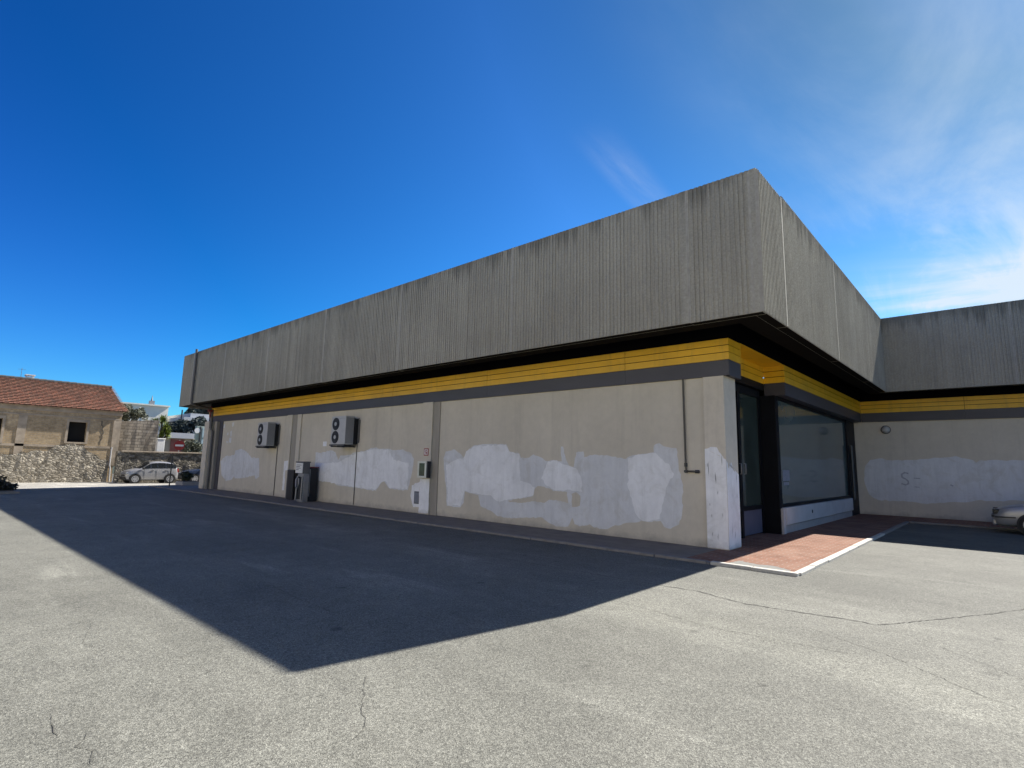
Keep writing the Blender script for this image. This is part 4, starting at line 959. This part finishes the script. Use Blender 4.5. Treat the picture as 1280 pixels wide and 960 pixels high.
hd = [(-45, 12.05, 4.05, 1.0), (-44.9, 12.45, 4.3, .9), (-45.1, 12.75, 3.75, .8), (-44.9, 12.85, 3.3, .7), (-45.1, 11.75, 3.9, .8), (-45, 12.5, 3.2, .8)]
for x, y, z, s_ in hd: a.tube([(-45, 12.35, 2.3), (x, y, z)], .07, 6, 0, .05)
a.build('trunk', 'bark', t)
a = MB()
for x, y, z, s_ in hd:
    for _ in range(150):
        d = Vector((rnd.gauss(0, 1), rnd.gauss(0, 1), rnd.gauss(.25, .8))).normalized(); l = rnd.uniform(.4, .62) * s_
        o = Vector((x, y, z)) + Vector((rnd.uniform(-.1, .1), rnd.uniform(-.1, .1), rnd.uniform(-.15, .1))); sd = d.cross(Vector((0, 0, 1))).normalized() * .026
        m_ = o + d * l * .55; e_ = o + d * l + Vector((0, 0, -.12 * l))
        a.face([o - sd, o + sd, m_ + sd * .9, m_ - sd * .9]); a.face([m_ - sd * .9, m_ + sd * .9, e_])
a.build('crown', 'leafyucca', t)
tree('roadside_shrub', 'loose grey-green shrub behind the boundary wall, right of the no entry sign', 'shrub', (-46, 15.1, -.1), [((-46, 14.6, 2.3), (.5, .45, .55)), ((-46, 15.3, 2.4), (.5, .5, .6)), ((-46, 15.9, 2.1), (.5, .5, .5))], 1.6, .06, 'leafgrey', 1500, .1, 61)
TG = 'dark trees far behind'
tree('pine_tree', 'dark pine behind the low grey building, its crown lowest and leftmost', 'tree', (-62, 18.3, -.1), [((-62, 17.9, 4.5), (1.2, .7, .6)), ((-62, 18.6, 4.8), (1.2, .7, .6)), ((-62, 19.1, 4.2), (1.2, .8, .7))], 3.4, .2, 'leafdark', 1800, .2, 31, TG)
tree('pine_tree', 'dark pine behind the low grey building, nearer the green building', 'tree', (-62, 20.4, -.1), [((-62, 19.7, 4.9), (1.2, .7, .7)), ((-62, 20.5, 5.2), (1.2, .8, .7)), ((-62, 21.0, 4.4), (1.2, .8, .9))], 3.6, .2, 'leafdark', 1800, .2, 32, TG)
tree('pine_tree', 'tall distant dark pine whose top shows under the parapet end', 'tree', (-84, 27.5, -.1), [((-84, 27.0, 8.0), (1.5, 1.3, .8)), ((-84, 28.4, 8.6), (1.5, 1.4, .9)), ((-84, 29.5, 7.6), (1.5, 1.2, 1.0))], 6.5, .3, 'leafdark', 1500, .3, 33, TG)
# planter with clipped shrub by the building's far end
a = MB(); a.box(-37.0, 11.3, GZ, -35.8, 14.2, .2, 0); a.box(-36.95, 11.36, .2, -35.86, 14.14, .21, 1)
tag(a.build('planter', ['plinth', 'soil'], bevel=.02), 'long low grey concrete planter beyond the far end of the building', 'planter')
tree('hedge_shrub', 'small dark clipped shrub growing in the grey planter', 'shrub', (-36.3, 11.68, .2), [((-36.3, 11.66, .5), (.3, .3, .28)), ((-36.3, 11.8, .52), (.3, .24, .26))], .25, .04, 'leafhedge', 1500, .06, 41)
# bush bed at the left edge
a = MB(); a.box(-33.2, -2.5, GZ, -30.6, 3.6, .06, 0); a.box(-33.1, -2.4, .06, -30.7, 3.5, .065, 1)
tag(a.build('flower_bed', ['kerb', 'soil'], bevel=.02), 'low stone-edged flower bed at the left edge of the car park', 'planter')
for i, (x, y) in enumerate([(-31.9, 2.95), (-31.9, 1.6)]):
    tree('dry_bush', ['dark straggly bush at the left end of the shadow, before the stone wall', 'second dark bush in the flower bed, beyond the straggly one'][i], 'bush', (x, y, .06), [((x, y, .32), (.55, .6, .26)), ((x + .1, y - .4, .45), (.5, .5, .25)), ((x + .1, y + .05, .42), (.4, .35, .22)), ((x, y + .35, .22), (.4, .4, .2))], .25, .03, 'leafbush', 1500, .075, 51 + i, aspect=3)
# thin post and bollard
a = MB(); a.tube([(-34.9, 10.36, GZ), (-34.9, 10.36, 1.66)], .035, 8); a.disc((-34.9, 10.36, GZ + .002), (0, 0, 1), .09, 0, 12, .02); tag(a.build('thin_post', 'darkmetal'), 'thin black post standing at the road edge by the silver car', 'post')
t = thing('bollard', 'short round bollard, white below and green above, at the old house corner', 'bollard', (-41.7, 9.24, GZ))
a = MB(); a.tube([(-41.7, 9.24, GZ), (-41.7, 9.24, .5)], .085, 12); a.build('base', 'white', t)
a = MB(); a.tube([(-41.7, 9.24, .5), (-41.7, 9.24, .88), (-41.7, 9.24, .96)], .12, 12); a.build('cap', 'greenwall', t)

# ------------------------------------------------------------------ light, sky, camera
sd = Vector((1.32, 7.67, 7.16)).normalized()           # towards the sun
el = math.asin(sd.z); az = math.atan2(sd.x, sd.y)
L_ = bpy.data.lights.new('sun', 'SUN'); L_.energy = 4.8; L_.angle = math.radians(.53); L_.color = (1, .955, .88)
so = bpy.data.objects.new('sun', L_); COL.objects.link(so); so.location = (10, 40, 50); so.rotation_euler = sd.to_track_quat('Z', 'Y').to_euler()

W = bpy.data.worlds.new('World'); S.world = W; W.use_nodes = True
nt = W.node_tree; bg = nt.nodes['Background']
sk = node(nt, 'ShaderNodeTexSky', sky_type='NISHITA', sun_disc=False)
sk.sun_elevation = el; sk.sun_rotation = az; sk.altitude = 50; sk.air_density = 1.0; sk.dust_density = .3; sk.ozone_density = 2.5
hs = node(nt, 'ShaderNodeHueSaturation'); setin(hs, Hue=.5, Saturation=1.25, Value=1.0); nt.links.new(sk.outputs[0], hs.inputs['Color'])
gm = node(nt, 'ShaderNodeGamma'); gm.inputs[1].default_value = 1.45; nt.links.new(hs.outputs[0], gm.inputs[0])
sky_col = mix(nt, 'MULTIPLY', 1, gm.outputs[0], (.23, .46, .47))
tc = node(nt, 'ShaderNodeTexCoord'); sx = node(nt, 'ShaderNodeSeparateXYZ'); nt.links.new(tc.outputs['Generated'], sx.inputs[0])
zz = math_(nt, 'MAXIMUM', sx.outputs['Z'], .06)
px = math_(nt, 'DIVIDE', sx.outputs['X'], zz); py = math_(nt, 'DIVIDE', sx.outputs['Y'], zz)
dt = node(nt, 'ShaderNodeVectorMath', operation='DOT_PRODUCT'); nt.links.new(tc.outputs['Generated'], dt.inputs[0]); dt.inputs[1].default_value = sd
# clear-air tint: bluer away from the sun, a weaker aureole near it
sky_col = mix(nt, 'MULTIPLY', 1, sky_col, ramp(nt, math_(nt, 'MULTIPLY', dt.outputs['Value'], .66), [(0.00, (0.387, 0.465, 0.662)), (0.10, (0.352, 0.479, 0.662)), (0.20, (0.268, 0.514, 0.641)), (0.40, (0.704, 0.634, 0.662)), (0.50, (1.000, 0.676, 0.662)), (0.60, (0.739, 0.528, 0.47)), (0.64, (0.521, 0.38, 0.33)), (0.66, (0.423, 0.317, 0.352))]))
sky_col = mix(nt, 'MULTIPLY', 1, sky_col, (1.42, 1.42, 1.42))
def smooth(v, a, b_):
    r = node(nt, 'ShaderNodeMapRange', interpolation_type='SMOOTHSTEP'); nt.links.new(v, r.inputs[0])
    setin(r, **{'From Min': a, 'From Max': b_}); return r.outputs[0]
def cloud(rot, sc, scale, lo, hi, seed, det=8):
    cv = node(nt, 'ShaderNodeCombineXYZ'); nt.links.new(px, cv.inputs[0]); nt.links.new(py, cv.inputs[1]); cv.inputs[2].default_value = seed
    mp = node(nt, 'ShaderNodeMapping'); mp.inputs['Rotation'].default_value = (0, 0, math.radians(rot)); mp.inputs['Scale'].default_value = sc
    nt.links.new(cv.outputs[0], mp.inputs[0])
    return smooth(noise(nt, mp.outputs[0], scale, det, .62, .5), lo, hi)
wisps = cloud(-28, (1.6, .42, 1), 1.5, .40, .78, 3.1)
veil = cloud(20, (.5, .8, 1), .9, .30, .75, 7.7, 5)
# denser towards the sun side, low over the right wing
side = smooth(math_(nt, 'ADD', px, math_(nt, 'MULTIPLY', py, .10)), -.62, .42)
low = smooth(py, 1.6, 3.9)
low2 = smooth(py, 2.7, 4.0)
amt = math_(nt, 'MULTIPLY', math_(nt, 'MULTIPLY', wisps, side), math_(nt, 'MULTIPLY_ADD', low, .7, .28))
vl = math_(nt, 'MULTIPLY', math_(nt, 'MULTIPLY', veil, side), math_(nt, 'MULTIPLY_ADD', low2, .95, .22))
# one lone wisp
dx = math_(nt, 'SUBTRACT', px, math_(nt, 'MULTIPLY_ADD', math_(nt, 'SUBTRACT', py, 1.28), -.13, -.85))
w1 = math_(nt, 'MULTIPLY', math_(nt, 'SUBTRACT', 1, smooth(math_(nt, 'ABSOLUTE', dx), 0, .10)), math_(nt, 'MULTIPLY', smooth(py, 1.2, 1.6), math_(nt, 'SUBTRACT', 1, smooth(py, 1.75, 2.1))))
w1 = math_(nt, 'MULTIPLY', math_(nt, 'MULTIPLY', w1, cloud(-8, (2, .5, 1), 2.5, .2, .75, 1.3)), .26)
tot = math_(nt, 'MINIMUM', math_(nt, 'ADD', math_(nt, 'ADD', amt, vl), w1), .9)
cc = mix(nt, 'MIX', tot, sky_col, (4.5, 5.05, 5.55))
nt.links.new(cc, bg.inputs['Color']); bg.inputs['Strength'].default_value = .075

cam = bpy.data.cameras.new('camera'); co = bpy.data.objects.new('camera', cam); COL.objects.link(co)
cam.sensor_fit = 'HORIZONTAL'; cam.sensor_width = 36; cam.lens = 681.507736 / 1280 * 36; cam.clip_end = 2000; cam.clip_start = .05
yaw, pit, rol = -0.732233305, 0.147020457, 0.0219214420
fw = Vector((math.sin(yaw) * math.cos(pit), math.cos(yaw) * math.cos(pit), math.sin(pit)))
r = Vector((math.cos(yaw), -math.sin(yaw), 0)); u = r.cross(fw)
rr = r * math.cos(rol) + u * math.sin(rol); uu = -r * math.sin(rol) + u * math.cos(rol)
co.matrix_world = Matrix(((rr.x, uu.x, -fw.x, 0), (rr.y, uu.y, -fw.y, 0), (rr.z, uu.z, -fw.z, 1.6), (0, 0, 0, 1)))
S.camera = co
S.view_settings.view_transform = 'Standard'; S.view_settings.look = 'None'; S.view_settings.gamma = 1; S.view_settings.exposure = 1.2
S.cycles.max_bounces = 6
